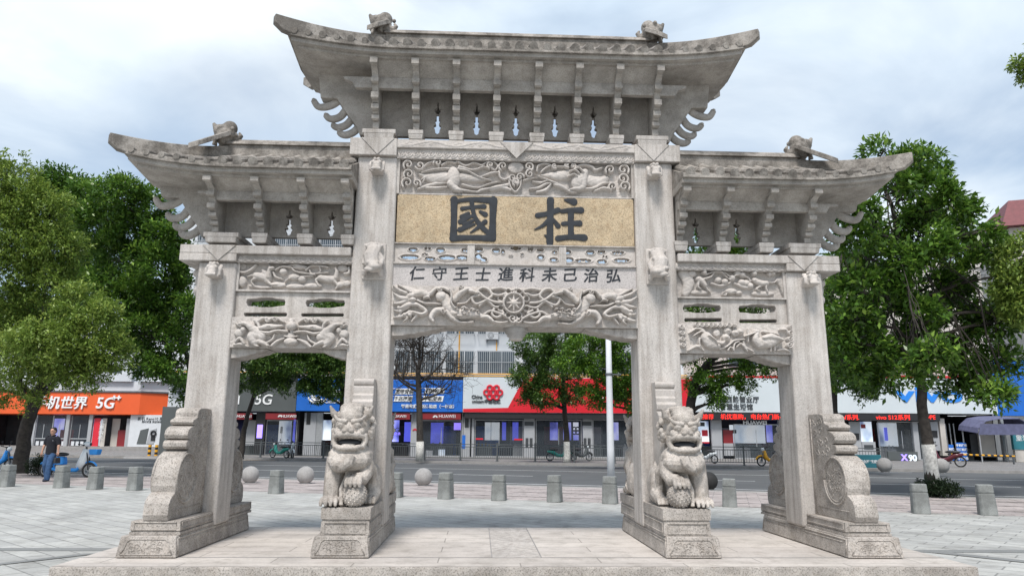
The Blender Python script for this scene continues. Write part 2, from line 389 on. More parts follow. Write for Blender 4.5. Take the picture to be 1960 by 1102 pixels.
# ------------------------------------------------------------------ carved relief: strokes, blobs and spirals raised from a sunk ground
class Relief:
    def __init__(s, x0, x1, z0, z1, y, conv=None, ppm=650., step=.009):
        s.x0, s.x1, s.z0, s.z1, s.y = x0, x1, z0, z1, y
        s.nx = int((x1-x0)/step)+1; s.nz = int((z1-z0)/step)+1
        s.X, s.Z = np.meshgrid(np.linspace(x0, x1, s.nx), np.linspace(z0, z1, s.nz))
        s.H = np.zeros_like(s.X); s.mask = None
        s.conv = conv or (lambda p: p); s.k = 1/ppm
    def _win(s, xa, xb, za, zb):
        ix = np.searchsorted(s.X[0], [xa, xb]); iz = np.searchsorted(s.Z[:, 0], [za, zb])
        return slice(max(iz[0]-1, 0), iz[1]+1), slice(max(ix[0]-1, 0), ix[1]+1)
    def stroke(s, pts, r, h, smooth=True, base=0., cut=False, prof=.5):
        P_ = [s.conv(p) for p in pts]
        if smooth: P_ = catmull(P_)
        n = len(P_); rr = np.interp(np.linspace(0, 1, n), np.linspace(0, 1, len(r)), r)*s.k if hasattr(r, '__len__') else np.full(n, r*s.k)
        rr = rr*(.84 if not cut else 1)
        A = np.array(P_); m = rr.max()
        w = s._win(A[:, 0].min()-m, A[:, 0].max()+m, A[:, 1].min()-m, A[:, 1].max()+m)
        X, Z = s.X[w], s.Z[w]
        if X.size == 0: return s
        best = np.full(X.shape, 9.)
        for i in range(n-1):
            a, b = A[i], A[i+1]; d = b-a; q = d@d+1e-12
            t = np.clip(((X-a[0])*d[0]+(Z-a[1])*d[1])/q, 0, 1)
            dist = np.hypot(X-a[0]-t*d[0], Z-a[1]-t*d[1])/(rr[i]+t*(rr[i+1]-rr[i])+1e-9)
            best = np.minimum(best, dist)
        v = np.where(best < 1, base+h*((.42+.58*np.maximum(1-best**2, 0)**prof) if h > .022 and prof > .2 else np.maximum(1-best**2, 0)**prof), -9)
        if cut: s.H[w] = np.where(best < 1, np.minimum(s.H[w], -h), s.H[w])
        else: s.H[w] = np.maximum(s.H[w], v)
        return s
    def blob(s, c, rx, ry, h, ang=0., base=0., cut=False, prof=.5):
        cx_, cz_ = s.conv(c); rx *= s.k; ry *= s.k; m = max(rx, ry)
        w = s._win(cx_-m, cx_+m, cz_-m, cz_+m); X, Z = s.X[w]-cx_, s.Z[w]-cz_
        ca, sa = math.cos(ang), math.sin(ang); u = (X*ca+Z*sa)/rx; v = (-X*sa+Z*ca)/ry; d = u*u+v*v
        if cut: s.H[w] = np.where(d < 1, -h, s.H[w])
        else: s.H[w] = np.maximum(s.H[w], np.where(d < 1, base+h*((.42+.58*np.maximum(1-d, 0)**prof) if h > .022 and prof > .2 else np.maximum(1-d, 0)**prof), -9))
        return s
    def spiral(s, c, R, w=9, h=.04, turns=1.4, d=1, a0=0., base=0.):
        pts = []
        for i in range(18):
            t = i/17; a = a0+d*t*turns*2*math.pi; rad = R*(1-.86*t)
            pts.append((c[0]+rad*math.cos(a), c[1]+rad*math.sin(a)))
        return s.stroke(pts, [w, w*.8, w*.9], h, smooth=False, base=base)
    def rough(s, amt, freq=40):
        ph = rng.random(6)*9
        s.H += amt*(np.sin(s.X*freq+ph[0]+2*np.sin(s.Z*freq*.7+ph[1]))*np.sin(s.Z*freq*1.1+ph[2]))
        return s
    def build(s, name, mat, parent, edge=0.):
        nx, nz = s.nx, s.nz
        V = np.stack([s.X, s.y-s.H, s.Z], -1).reshape(-1, 3)
        i = np.arange(nx*nz).reshape(nz, nx)
        Q = np.stack([i[:-1, :-1], i[:-1, 1:], i[1:, 1:], i[1:, :-1]], -1).reshape(-1, 4)
        if s.mask is not None:
            keep = (s.mask[:-1, :-1] & s.mask[1:, 1:] & s.mask[:-1, 1:] & s.mask[1:, :-1]).reshape(-1); Q = Q[keep]
        me = np_mesh(name, V, Q, smooth=True)
        o = put(name, me, mat, parent)
        if edge:
            so = o.modifiers.new('thick', 'SOLIDIFY'); so.thickness = edge; so.offset = -1
        return o
def np_mesh(name, V, Q, smooth=False, attr=None):
    me = bpy.data.meshes.new(name); k = Q.shape[1]
    me.vertices.add(len(V)); me.vertices.foreach_set('co', np.ascontiguousarray(V, np.float32).ravel())
    me.loops.add(Q.size); me.loops.foreach_set('vertex_index', np.ascontiguousarray(Q, np.int32).ravel())
    me.polygons.add(len(Q)); me.polygons.foreach_set('loop_start', np.arange(0, Q.size, k, dtype=np.int32))
    try: me.polygons.foreach_set('loop_total', np.full(len(Q), k, dtype=np.int32))
    except Exception: pass
    if smooth: me.polygons.foreach_set('use_smooth', np.ones(len(Q), bool))
    if attr is not None:
        a = me.attributes.new('leaf_tone', 'FLOAT', 'FACE'); a.data.foreach_set('value', np.ascontiguousarray(attr, np.float32))
    me.update(calc_edges=True); me.validate(); return me
# ================================================================== THE STONE ARCHWAY
YC = .12                                     # middle of the gate's thickness
gate = thing('stone_archway', 'tall grey granite memorial archway with three tiled roofs, carved beams and a tan name plaque', 'archway')
COLX = ((-4.31, .56, 3.86), (-2.09, .61, 5.53), (2.09, .61, 5.53), (4.31, .56, 3.86))
def frame_tubes(m, pts, r=.008):
    m.tube([*pts, pts[0]], r, 5, up=(.3, .5, .8))
for cxx, w, top in COLX:
    mid = abs(cxx) < 3; sgn = 1 if cxx > 0 else -1
    m = MB(); h = w/2
    m.box(cxx-h-.012, cxx+h+.012, -.175, .405, .22, top, top=(.022, .015))
    m.build('column', 'column', gate, bevel=.035, seg=3)
    # battered lower block with a recessed frame on every face
    xi, xo = (1.779, 2.469) if mid else (4.026, 4.727)
    a, b = (xi, xo) if sgn > 0 else (-xo, -xi)
    pd = MB().box(a-.0, b+.0, -1.383, 1.383, 0, .24, top=(.03, .03)).build('pedestal', 'block', gate, bevel=.012)
    m = MB(); ze, zt = .035, .205
    def sl(z): return .03*z/.24
    for yy, s_ in ((-1.383, 1), (1.383, -1)):
        f = lambda x, z: (x, yy+s_*(sl(z)-.002), z)
        pts = [f(a+.05, ze), f(a+.09, .10), f(a+.11, zt-.03), f(a+.15, zt), f(b-.15, zt), f(b-.11, zt-.03), f(b-.09, .10), f(b-.05, ze)]
        m.tube(pts, .009, 5, up=(0, 1, 0))
        m.tube([f(a+.05, ze), f(b-.05, ze)], .009, 5, up=(0, 1, 0))
        for q in range(26):     # low floral carving inside the frame
            px_, pz_ = random.uniform(a+.14, b-.14), random.uniform(.055, .165)
            m.ring((px_, yy+s_*(sl(pz_)+.001), pz_), random.uniform(.012, .028), .006, 'y', 8, 4)
    for xx, s_ in ((a, 1), (b, -1)):
        f = lambda y, z: (xx+s_*(sl(z)-.002), y, z)
        pts = [f(-1.32, .04), f(-1.32, zt), f(1.32, zt), f(1.32, .04)]
        m.tube(pts, .010, 5, up=(1, 0, 0)); m.tube([f(-1.25, .17), f(1.25, .17)], .006, 5, up=(1, 0, 0))
    m.build('moulding', 'block', pd, smooth=True)
    # upper blocks in front of and behind the column
    for sd in (-1, 1):
        fy = lambda y: y if sd < 0 else 2*YC-y-.02
        ya, yb = sorted((fy(-1.27), fy(-.178)))
        if mid: x0, x1, zt2 = cxx-.30, cxx+.29, .56
        else: x0, x1, zt2 = cxx-.33, cxx+.26, .40
        if not mid and sgn > 0: x0, x1 = cxx-.24, cxx+.34
        m = MB()
        if mid:
            m.box(x0, x1, ya, yb, .242, .405, top=(.008, .008)); m.box(x0+.012, x1-.012, ya+.012, yb-.012, .405, .425)
            m.box(x0-.004, x1+.004, ya-.004, yb+.004, .425, zt2)
        else:
            m.box(x0-.004, x1+.004, ya, yb, .242, .275); m.box(x0+.012, x1-.012, ya+.012, yb-.012, .275, .29)
            m.box(x0, x1, ya, yb, .29, zt2, top=(.006, .006))
        fr = min(ya, yb) if sd < 0 else max(ya, yb); s_ = -1 if sd < 0 else 1
        za, zb = (.265, .385) if mid else (.30, .385)
        yq = fr+s_*.001
        m.tube([(x0+.05, yq, za), (x0+.05, yq, zb), (x1-.05, yq, zb), (x1-.05, yq, za), (x0+.05, yq, za)], .008, 5, up=(0, 1, 0))
        for xx in (x0, x1):
            m.tube([(xx, ya+.05, za+.01), (xx, ya+.05, zb), (xx, yb-.05, zb), (xx, yb-.05, za+.01), (xx, ya+.05, za+.01)], .007, 5, up=(1, 0, 0))
        m.build('pedestal_block', 'block', pd, bevel=.010)
        # drum stone (outer) or stepped scroll behind the lion (inner)
        cxd = cxx+sgn*.04 if not mid else cxx-sgn*.0
        if not mid:
            prof = [(-.178, .402), (-1.27, .402), (-1.30, .47), (-1.285, .60), (-1.25, .655), (-1.18, .70), (-1.13, .72), (-1.15, .80), (-1.14, .90), (-1.10, 1.02), (-1.03, 1.12), (-.96, 1.18), (-.88, 1.212),
                    (-.83, 1.222), (-.90, 1.238), (-.94, 1.265), (-.94, 1.315), (-.90, 1.342), (-.83, 1.352), (-.90, 1.366), (-.925, 1.41), (-.90, 1.47), (-.84, 1.505), (-.78, 1.52), (-.70, 1.53), (-.76, 1.54), (-.79, 1.575), (-.77, 1.605), (-.69, 1.622),
                    (-.64, 1.645), (-.64, 1.70), (-.61, 1.74), (-.52, 1.765), (-.178, 1.765)]
            w2 = .148
        else:
            prof = [(-.178, .562), (-.50, .562), (-.60, 1.25), (-.56, 1.72), (-.50, 1.76), (-.44, 1.785), (-.47, 1.80), (-.475, 1.875), (-.43, 1.90), (-.435, 1.965), (-.41, 1.98), (-.41, 2.08), (-.375, 2.095), (-.41, 2.115), (-.42, 2.155), (-.40, 2.19), (-.178, 2.195)]
            w2 = .14
        pr = [(fy(y), z) for y, z in prof]
        dm = MB().prism(pr, cxd-w2, cxd+w2, 'x').build('drum_stone' if not mid else 'scroll_stone', 'block' if not mid else 'carve', gate, bevel=.012)
        if not mid:
            m = MB()
            for s_ in (-1, 1):
                xs = cxd+s_*w2
                m.ring((xs, fy(-.83), .88), .30, .017, 'x', 40, 6); m.ring((xs, fy(-.83), .88), .262, .008, 'x', 36, 5)
                m.tube([(xs, fy(-.24), .44), (xs, fy(-.24), 1.70)], .010, 5); m.tube([(xs, fy(-.30), .52), (xs, fy(-1.16), .52)], .007, 5)
                for q in range(46):
                    t, r_ = random.uniform(0, 6.28), .24*math.sqrt(random.random())
                    m.ring((xs, fy(-.83)+r_*math.cos(t), .88+r_*math.sin(t)), random.uniform(.014, .03), .006, 'x', 8, 4)
                for q in range(22):
                    z_ = random.uniform(1.22, 1.68); y_ = random.uniform(-.72, -.30) if z_ < 1.5 else random.uniform(-.56, -.3)
                    m.ring((xs, fy(y_), z_), random.uniform(.02, .04), .007, 'x', 9, 4)
            m.build('round_carving', 'block', dm, smooth=True)

# ---- conversions from the photo's close-ups to a vertical plane of the gate
def cv(ox, oy, sc, y):
    def f(p):
        q = P('y', y, ox+p[0]/sc, oy+p[1]/sc); return (q[0], q[2])
    return f
Y1 = -.10
A5 = cv(660, 240, 5.009, Y1); A6 = cv(980, 240, 5.009, Y1)
A7 = cv(660, 450, 5.009, -.20); A8 = cv(980, 450, 5.009, -.20)
PX5 = 5.009*128                                # close-up pixels per metre
XI = 1.775                                     # half of the middle opening
# ---- centre bay: lintel, wave moulding, crane panel, plaque, fretwork, inscription, dragon beam
cb = MB(); cb.box(-1.84, 1.84, -.205, .445, 5.665, 5.80); lint = cb.build('lintel', 'beam', gate, bevel=.010)
r = Relief(-1.78, 1.78, 5.675, 5.795, -.2065, step=.011)
xs = np.linspace(-1.74, 1.74, 120)
r.k = 1
r.stroke([(x, 5.735+.032*math.sin(x*8.5)) for x in xs], .009, .012, smooth=False)
for k in range(-9, 10):
    x0 = k*.185; s_ = 1 if k % 2 else -1
    r.spiral((x0, 5.735-s_*.018), .03, .007, .011, 1.2, s_); r.stroke([(x0, 5.735), (x0+.05, 5.735+.03*s_), (x0+.085, 5.735+.012*s_)], [.008, .004], .010)
r.build('vine_carving', 'carve', lint)
def wave_band(x0, x1, z0, z1, y, mat='carve'):
    m = MB().box(x0, x1, y, y+.2, z0, z1); o = m.build('wave_moulding', mat, gate)
    R_ = Relief(x0+.01, x1-.01, z0+.008, z1-.008, y-.0015, step=.007); R_.k = 1
    n = int((x1-x0)/.112); p = (x1-x0)/n; zc = (z0+z1)/2; hh = (z1-z0)/2
    for k in range(n):
        cx_ = x0+p*(k+.5)
        R_.spiral((cx_, zc+.006), hh*.62, .010, .016, 1.3, 1, 2.6)
        R_.stroke([(cx_-p*.35, zc-hh*.2), (cx_-p*.1, zc-hh*.72), (cx_+p*.4, zc-hh*.45), (cx_+p*.62, zc+.01)], [.010, .012, .006], .014)
    R_.build('wave_carving', mat, o); return o
wave_band(-1.80, 1.80, 5.515, 5.663, -.155)
# little V flap over the lintel's middle, and V flaps on the caps
lint_flap = MB().prism([(-.25, 5.79), (.25, 5.79), (0, 5.53)], -.222, -.2075, 'y').build('pointed_flap', 'beam', lint)
back = MB().box(-1.80, 1.80, -.045, .30, 4.97, 5.513).build('back_slab', 'beam', gate)
R1 = Relief(-1.78, 1.78, 4.985, 5.505, -.047, A5, PX5, step=.0065)
R1.H[:] = 0
def crane_panel():
    R = R1
    for cnv in (A5,):
        R.conv = cnv
        for c, rad, d, a0 in (((610, 382), 50, 1, 2.5), ((720, 388), 46, -1, 2.8), ((615, 472), 52, 1, 2.6), ((600, 555), 56, 1, 2.4), ((690, 560), 40, -1, .5), ((890, 362), 40, 1, 3), ((1395, 385), 34, 1, 2), ((1515, 395), 44, 1, 2), ((1610, 505), 40, 1, 1), ((1640, 550), 36, 1, 2)):
            R.spiral(c, rad, 15, .060, 1.25, d, a0)
        S = R.stroke
        S([(740, 430), (790, 370), (860, 350), (900, 395)], 13, .05); S([(930, 385), (990, 350), (1060, 360), (1075, 345)], [13, 10], .05)
        S([(1090, 350), (1160, 390), (1240, 360), (1310, 385), (1350, 360)], [16, 12, 14], .05); S([(1360, 355), (1420, 350), (1465, 390), (1440, 430), (1390, 400)], 12, .05)
        S([(735, 520), (770, 500), (745, 545)], 10, .045); S([(700, 610), (790, 580), (870, 560), (970, 555)], [12, 26, 20, 8], .045); S([(780, 600), (880, 600), (980, 590)], [14, 22, 10], .05)
        # crane with spread wings
        S([(705, 465), (830, 500), (960, 490)], [4, 62, 68], .040, prof=.7); S([(735, 455), (850, 425), (970, 415), (1040, 430)], [8, 12, 14, 10], .055)
        R.blob((1045, 500), 62, 110, .075, .1); S([(1010, 560), (1060, 610), (1110, 630)], [42, 40, 22], .075)
        S([(1085, 420), (1180, 440), (1290, 500), (1400, 530)], [16, 12, 16, 8], .055); S([(1120, 490), (1240, 510), (1350, 530)], [52, 46, 10], .040, prof=.7)
        S([(1100, 400), (1230, 430), (1330, 400), (1380, 420)], [22, 14, 12, 6], .055); S([(1290, 500), (1400, 460), (1470, 450)], [10, 18, 14], .05)
        S([(1130, 570), (1270, 600), (1390, 560), (1500, 540)], [18, 12, 10, 5], .05); S([(1120, 620), (1260, 640), (1310, 620), (1420, 600), (1560, 570)], [18, 14, 20, 14, 22], .05)
        S([(1400, 610), (1500, 590), (1590, 620)], [26, 36, 14], .045); S([(1480, 440), (1490, 500), (1540, 520), (1600, 480)], 15, .05)
        S([(1575, 530), (1590, 590), (1635, 640), (1680, 590), (1690, 530)], 13, .05)
        R.blob((1640, 405), 78, 60, .045, 0, prof=.22)
    R.conv = A6
    S = R.stroke
    for c, rad, d, a0 in (((1065, 430), 56, -1, .5), ((1060, 515), 54, -1, .5), ((1075, 590), 54, -1, .5), ((965, 590), 42, 1, 2.5), ((940, 430), 48, 1, 2.5), ((160, 400), 46, -1, 1), ((30, 545), 38, -1, 1), ((75, 500), 38, -1, 0), ((170, 470), 44, -1, 5), ((405, 395), 26, 1, 1), ((525, 385), 26, 1, 1), ((585, 395), 28, -1, 1)):
        R.spiral(c, rad, 15, .060, 1.25, d, a0)
    S([(240, 440), (250, 390), (310, 370), (370, 385), (320, 410), (280, 450)], 13, .05); S([(400, 400), (470, 395), (540, 400)], 12, .05); S([(590, 410), (680, 380), (760, 395), (800, 430), (860, 410)], [15, 20, 22, 14], .05)
    S([(270, 480), (400, 480), (560, 470)], [5, 50, 70], .040, prof=.7); S([(220, 480), (330, 520), (450, 570), (540, 610)], [5, 14, 14, 8], .055)
    R.blob((640, 540), 75, 95, .075, -.4); S([(700, 450), (680, 520), (670, 600), (560, 620)], [40, 52, 40, 16], .07)
    S([(560, 450), (600, 440), (640, 470)], 15, .085); S([(600, 430), (640, 420), (680, 460)], 15, .085); S([(540, 500), (590, 480), (620, 500)], 14, .085)
    S([(720, 520), (830, 540), (900, 510)], [66, 70, 40], .040, prof=.7); S([(690, 610), (790, 600), (870, 560), (960, 550)], [16, 20, 14, 8], .05); S([(790, 630), (880, 600), (950, 620)], [10, 18, 16], .05)
    S([(170, 610), (250, 600), (330, 560), (380, 560)], [10, 20, 16, 6], .05); S([(200, 540), (270, 550), (340, 530)], [10, 18, 8], .05); S([(240, 640), (320, 620), (370, 570)], [16, 24, 10], .05)
    S([(400, 570), (480, 590), (560, 640), (620, 650)], [10, 26, 18, 6], .055); S([(110, 530), (180, 510), (250, 500)], [14, 12, 6], .05)
crane_panel(); R1.H *= 1.6; R1.rough(.003, 50); R1.build('carved_panel', 'carve', gate)
MB().box(-1.80, -1.755, -.12, -.046, 4.97, 5.513).box(1.755, 1.80, -.12, -.046, 4.97, 5.513).box(-1.755, 1.755, -.105, -.046, 4.965, 4.985).build('panel_frame', 'beam', gate)
# name plaque
plq = MB().box(-1.775, 1.785, -.105, .30, 4.215, 4.963).build('name_plaque', 'plaque', gate, bevel=.012)
def glyph(name, conv, strokes, y, parent, ppm, step=.0045, h=.012):
    pts = [conv(p) for st in strokes for p in st[0]]
    xs_ = [p[0] for p in pts]; zs_ = [p[1] for p in pts]
    R = Relief(min(xs_)-.06, max(xs_)+.06, min(zs_)-.06, max(zs_)+.06, y, conv, ppm, step)
    for pp, rr in strokes: R.stroke(pp, [q*1.30 for q in rr], h, smooth=len(pp) > 2, prof=.12)
    R.mask = R.H > .0005; R.H = np.where(R.mask, np.maximum(R.H, .004), 0)
    return R.build(name, 'ink', parent, edge=.006)
K5 = cv(660, 240, 5.009, -.105); K6 = cv(980, 240, 5.009, -.105)
guo = [([(1048, 712), (1046, 900), (1040, 1070)], [34, 28, 34]), ([(1050, 735), (1200, 712), (1420, 722)], [20, 22, 36]), ([(1425, 720), (1418, 900), (1415, 1075)], [38, 30, 34]), ([(1035, 1085), (1200, 1078), (1420, 1085)], [32, 26, 30]),
       ([(1125, 800), (1230, 785), (1335, 780)], [20, 17, 24]), ([(1215, 730), (1240, 860), (1300, 960), (1385, 1040)], [22, 20, 26, 24]), ([(1300, 830), (1345, 855)], [16, 26]), ([(1125, 880), (1185, 845)], [26, 18]), ([(1110, 925), (1190, 880), (1225, 870)], [26, 20, 14]), ([(1150, 955), (1225, 915)], [24, 16]), ([(1345, 925), (1270, 985), (1205, 1030)], [24, 18, 8]), ([(1105, 1000), (1240, 950)], [26, 14])]
zhu = [([(368, 720), (366, 900), (362, 1100), (362, 1135)], [34, 30, 34, 24]), ([(245, 865), (330, 850), (440, 815)], [26, 24, 28]), ([(355, 905), (290, 965), (215, 1000)], [24, 18, 6]), ([(395, 900), (440, 965)], [14, 26]),
       ([(510, 715), (590, 735)], [14, 36]), ([(480, 825), (560, 815), (660, 815)], [22, 24, 32]), ([(490, 945), (560, 940), (645, 940)], [22, 22, 30]), ([(440, 1085), (560, 1072), (690, 1078)], [28, 26, 34]), ([(565, 820), (562, 950), (565, 1070)], [30, 28, 30]), ([(315, 1055), (345, 1075)], [10, 20])]
glyph('brush_character', K5, guo, -.1065, plq, 5.009*128); glyph('brush_character', K6, zhu, -.1065, plq, 5.009*128)
# fretwork with real holes
fz0, fz1 = 3.905, 4.195
def oval(cx_, cz_, rx, rz, n=14, flat_bottom=False):
    o = []
    for i in range(n):
        a = 2*math.pi*i/n; z = math.sin(a)*rz
        if flat_bottom: z = max(z, -rz*.25)
        o.append((cx_+rx*math.cos(a), cz_+z))
    return o
F7 = cv(660, 450, 5.009, -.08); F8 = cv(980, 450, 5.009, -.08); kf = 1/(5.009*125)
holes = []
for (c, a, b) in [((655, 140), 34, 17), ((795, 130), 24, 14), ((918, 145), 32, 22), ((768, 187), 20, 13), ((622, 225), 68, 34), ((818, 236), 38, 24), ((982, 230), 62, 34), ((1155, 145), 28, 16), ((1125, 215), 44, 18), ((1285, 140), 32, 20), ((1280, 205), 28, 22), ((1330, 238), 26, 20), ((1450, 150), 30, 22), ((1515, 160), 14, 20), ((1590, 200), 14, 10), ((1640, 130), 40, 16)]:
    q = F7(c); holes.append(oval(q[0], q[1], a*kf, b*kf, flat_bottom=b > 22))
for (c, a, b) in [((35, 135), 24, 12), ((178, 138), 22, 16), ((272, 145), 26, 16), ((408, 162), 18, 14), ((96, 186), 12, 16), ((275, 212), 26, 20), ((400, 235), 30, 16), ((528, 165), 30, 18), ((750, 168), 32, 20), ((858, 162), 28, 14), ((1015, 170), 46, 15), ((890, 208), 18, 13), ((545, 240), 36, 22), ((682, 255), 62, 24), ((862, 258), 36, 20), ((1050, 252), 58, 26)]:
    q = F8(c); holes.append(oval(q[0], q[1], a*kf, b*kf, flat_bottom=b > 22))
RF = Relief(-1.79, 1.79, fz0, fz1, -.08, step=.006); RF.k = 1; RF.mask = np.ones_like(RF.X, bool); RF.H += .004
for h_ in holes:
    hx = [p[0] for p in h_]; hz = [p[1] for p in h_]; cx_ = sum(hx)/len(hx); cz_ = (min(hz)+max(hz))/2; ra, rb = (max(hx)-min(hx))/2*1.15, (max(hz)-min(hz))/2*1.15
    d_ = np.sqrt(((RF.X-cx_)/ra)**2+((RF.Z-cz_)/rb)**2)
    RF.mask &= ~(d_ < 1); rim = (d_ >= 1)*np.exp(-((d_-1.25)/.20)**2)*.018; RF.H = np.maximum(RF.H, rim)
fr = RF.build('fretwork_panel', 'carve', gate, edge=.05)
m = MB()
for xx in (-.66, .70): m.box(xx-.055, xx+.055, -.115, -.082, fz0, fz1)
m.box(-1.79, 1.79, -.125, -.082, fz1, 4.213).build('fret_divider', 'beam', fr, bevel=.006)
MB().box(-1.79, 1.79, -.16, -.0805, fz0-.018, fz0).build('fret_ledge', 'beam', gate)
ins = MB().box(-1.80, 1.80, -.125, .25, 3.56, fz0-.018).build('inscription_panel', 'inscr', gate)
for ch, cn, px_, py_ in (('仁', A7, 695, 365), ('守', A7, 908, 367), ('王', A7, 1113, 370), ('士', A7, 1325, 375), ('進', A7, 1540, 375), ('科', A8, 140, 380), ('未', A8, 355, 380), ('己', A8, 557, 382), ('治', A8, 757, 385), ('弘', A8, 967, 390)):
    q = cv(660 if cn is A7 else 980, 450, 5.009, -.125)((px_, py_))
    o_ = letters(ch, .215, q[0], -.126, q[1], 'ink', ins, 'inscribed_character', ext=.004, bold=.0038 if ch not in '守' else .0022, shear=.16, sx=1.08); o_.rotation_euler = (0, -.05+random.uniform(-.04, .04), 0)
MB().box(-1.795, 1.795, -.16, .40, 2.975, 3.558).build('carved_beam', 'beam', gate, bevel=.015)
R2 = Relief(-1.79, 1.79, 2.98, 3.555, -.162, A7, 5.009*127, step=.0065)
def dragon_half(cn, mx):
    """one dragon-headed beast; coordinates are those of the left one"""
    R = R2
    R.conv = lambda p: (mx*cn(p)[0]+(0 if mx > 0 else .006), cn(p)[1])
    S, B = R.stroke, R.blob
    B((600, 600), 135, 95, .035, .2); B((560, 530), 110, 45, .04, -.3)
    S([(470, 490), (520, 530), (590, 560)], [8, 20, 24], .09); S([(510, 480), (570, 510), (640, 550)], [6, 16, 18], .085); S([(470, 560), (530, 600), (600, 610)], [8, 26, 30], .08)
    S([(465, 660), (540, 650), (620, 620)], [6, 24, 28], .07); S([(470, 720), (530, 730), (600, 690)], [6, 20, 26], .07); S([(470, 790), (540, 780), (620, 740)], [6, 22, 22], .065)
    B((655, 622), 32, 22, .11); B((640, 580), 60, 28, .09, .3); S([(690, 560), (760, 560), (820, 600), (830, 620)], [44, 40, 26, 14], .095)
    S([(700, 630), (760, 655), (850, 660), (920, 665)], [14, 16, 12, 8], .095); S([(760, 610), (800, 600), (825, 615)], [12, 16, 10], .12)
    B((850, 600), 34, 26, .02, cut=True); B((800, 635), 42, 14, .025, .1, cut=True)
    S([(550, 700), (620, 670), (700, 670), (780, 730), (740, 760), (660, 740)], [26, 34, 24, 22, 20, 14], .085); S([(620, 740), (690, 760), (640, 830)], [30, 22, 8], .06); S([(530, 770), (600, 790), (560, 830)], [22, 16, 6], .06)
    B((665, 690), 40, 12, .01, cut=True)
    for a in ((520, 700), (535, 735), (575, 765), (625, 770)): R.blob(a, 18, 22, .085, .6)
    B((925, 590), 52, 48, .115); S([(775, 580), (830, 560), (870, 520), (940, 510), (1000, 540)], [24, 26, 22, 18, 16], .085); R.spiral((910, 530), 22, 9, .10, 1.2)
    S([(960, 610), (990, 680), (1040, 730)], [60, 58, 40], .085); S([(1010, 530), (1025, 590), (1020, 650), (1060, 710)], [13, 14, 13, 10], .125)
    S([(1050, 620), (1110, 560), (1190, 520), (1245, 560)], [34, 34, 26, 14], .095); S([(1200, 540), (1265, 560)], [22, 16], .11); R.spiral((1115, 500), 20, 9, .09)
    S([(1040, 750), (1120, 760), (1220, 760), (1320, 780)], [40, 62, 50, 22], .10)
    for k in range(26): B((random.uniform(1060, 1310), random.uniform(700, 790)), random.uniform(10, 20), random.uniform(8, 16), .135)
    S([(1310, 790), (1370, 790), (1420, 830)], [24, 28, 20], .10); S([(930, 720), (870, 730), (830, 790), (850, 830)], [34, 36, 30, 16], .10); R.spiral((945, 735), 24, 9, .12)
    S([(980, 740), (1030, 790), (1110, 840), (1230, 835)], [30, 34, 16, 12], .085); S([(1080, 660), (1160, 650), (1210, 600)], [12, 12, 9], .07)
    S([(1250, 560), (1310, 510), (1370, 520), (1410, 580), (1330, 640), (1250, 660), (1220, 600), (1290, 580)], 18, .075)
    S([(1270, 540), (1340, 600), (1420, 640), (1500, 650)], 18, .08); S([(1410, 520), (1500, 510), (1570, 540), (1530, 580)], 16, .07); S([(1400, 560), (1470, 580), (1540, 560)], 15, .075)
    S([(1290, 680), (1360, 630), (1440, 690), (1530, 680)], 17, .07); S([(1430, 710), (1410, 760), (1460, 790), (1520, 750), (1480, 720)], 17, .075)
    S([(1340, 760), (1400, 730), (1500, 760), (1570, 800)], 16, .08); S([(1420, 830), (1500, 840), (1560, 830)], [16, 14, 10], .07); R.spiral((1610, 800), 46, 14, .08)
    S([(1540, 520), (1600, 530), (1650, 510)], 14, .07); R.spiral((1655, 555), 26, 10, .07)
dragon_half(A7, 1); dragon_half(A7, -1)
R2.conv = A7
c0 = R2.conv((1618, 655)); R2.k = 1/.84; R2.conv = lambda p: p
R2.stroke([(c0[0]+.145*math.cos(t), c0[1]+.145*math.sin(t)) for t in np.linspace(0, 6.283, 30)], .018, .10, smooth=False)
R2.blob(c0, .13, .13, .045, prof=.1); R2.blob(c0, .05, .05, .10)
for k in range(8):
    t = k*math.pi/4; R2.stroke([(c0[0]+.03*math.cos(t), c0[1]+.03*math.sin(t)), (c0[0]+.125*math.cos(t), c0[1]+.125*math.sin(t))], [.030, .004], .085, smooth=False)
for k in range(8):
    t = (k+.5)*math.pi/4; R2.blob((c0[0]+.20*math.cos(t), c0[1]+.19*math.sin(t)), .05, .05, .06); R2.blob((c0[0]+.20*math.cos(t), c0[1]+.19*math.sin(t)), .026, .026, .0, cut=True)
R2.H *= 1.3; R2.rough(.003, 45); R2.build('dragon_carving', 'carve', gate)
# underside, corner brackets and hanging boss
def queti(x0, x1, zt, dz, y0=-.10, y1=.33):
    s_ = 1 if x1 > x0 else -1; L_ = abs(x1-x0)
    pts = [(0, 0), (0, -dz), (.10, -dz*.97), (.22, -dz*.93), (.30, -dz*.80), (.42, -dz*.78), (.52, -dz*.60), (.64, -dz*.55), (.72, -dz*.38), (.83, -dz*.33), (.90, -dz*.15), (1, -dz*.10), (1, 0)]
    MB().prism([(x0+s_*u*L_, zt+v) for u, v in pts], y0, y1).build('corner_bracket', 'beam', gate, bevel=.01)
queti(-1.785, -1.02, 2.974, .15); queti(1.785, 1.02, 2.974, .15)
MB().lathe([(.04, -.16), (.07, -.155), (.10, -.13), (.085, -.12), (.13, -.095), (.11, -.085), (.155, -.06), (.135, -.05), (.17, -.025), (.15, -.012), (.175, 0)], (.02, .0, 0), 28).xf(lambda p: (.02+(p[0]-.02)*1.08, p[1]*1.08+.02, 2.974+p[2]*1.15)).build('hanging_boss', 'carve', gate, smooth=True)

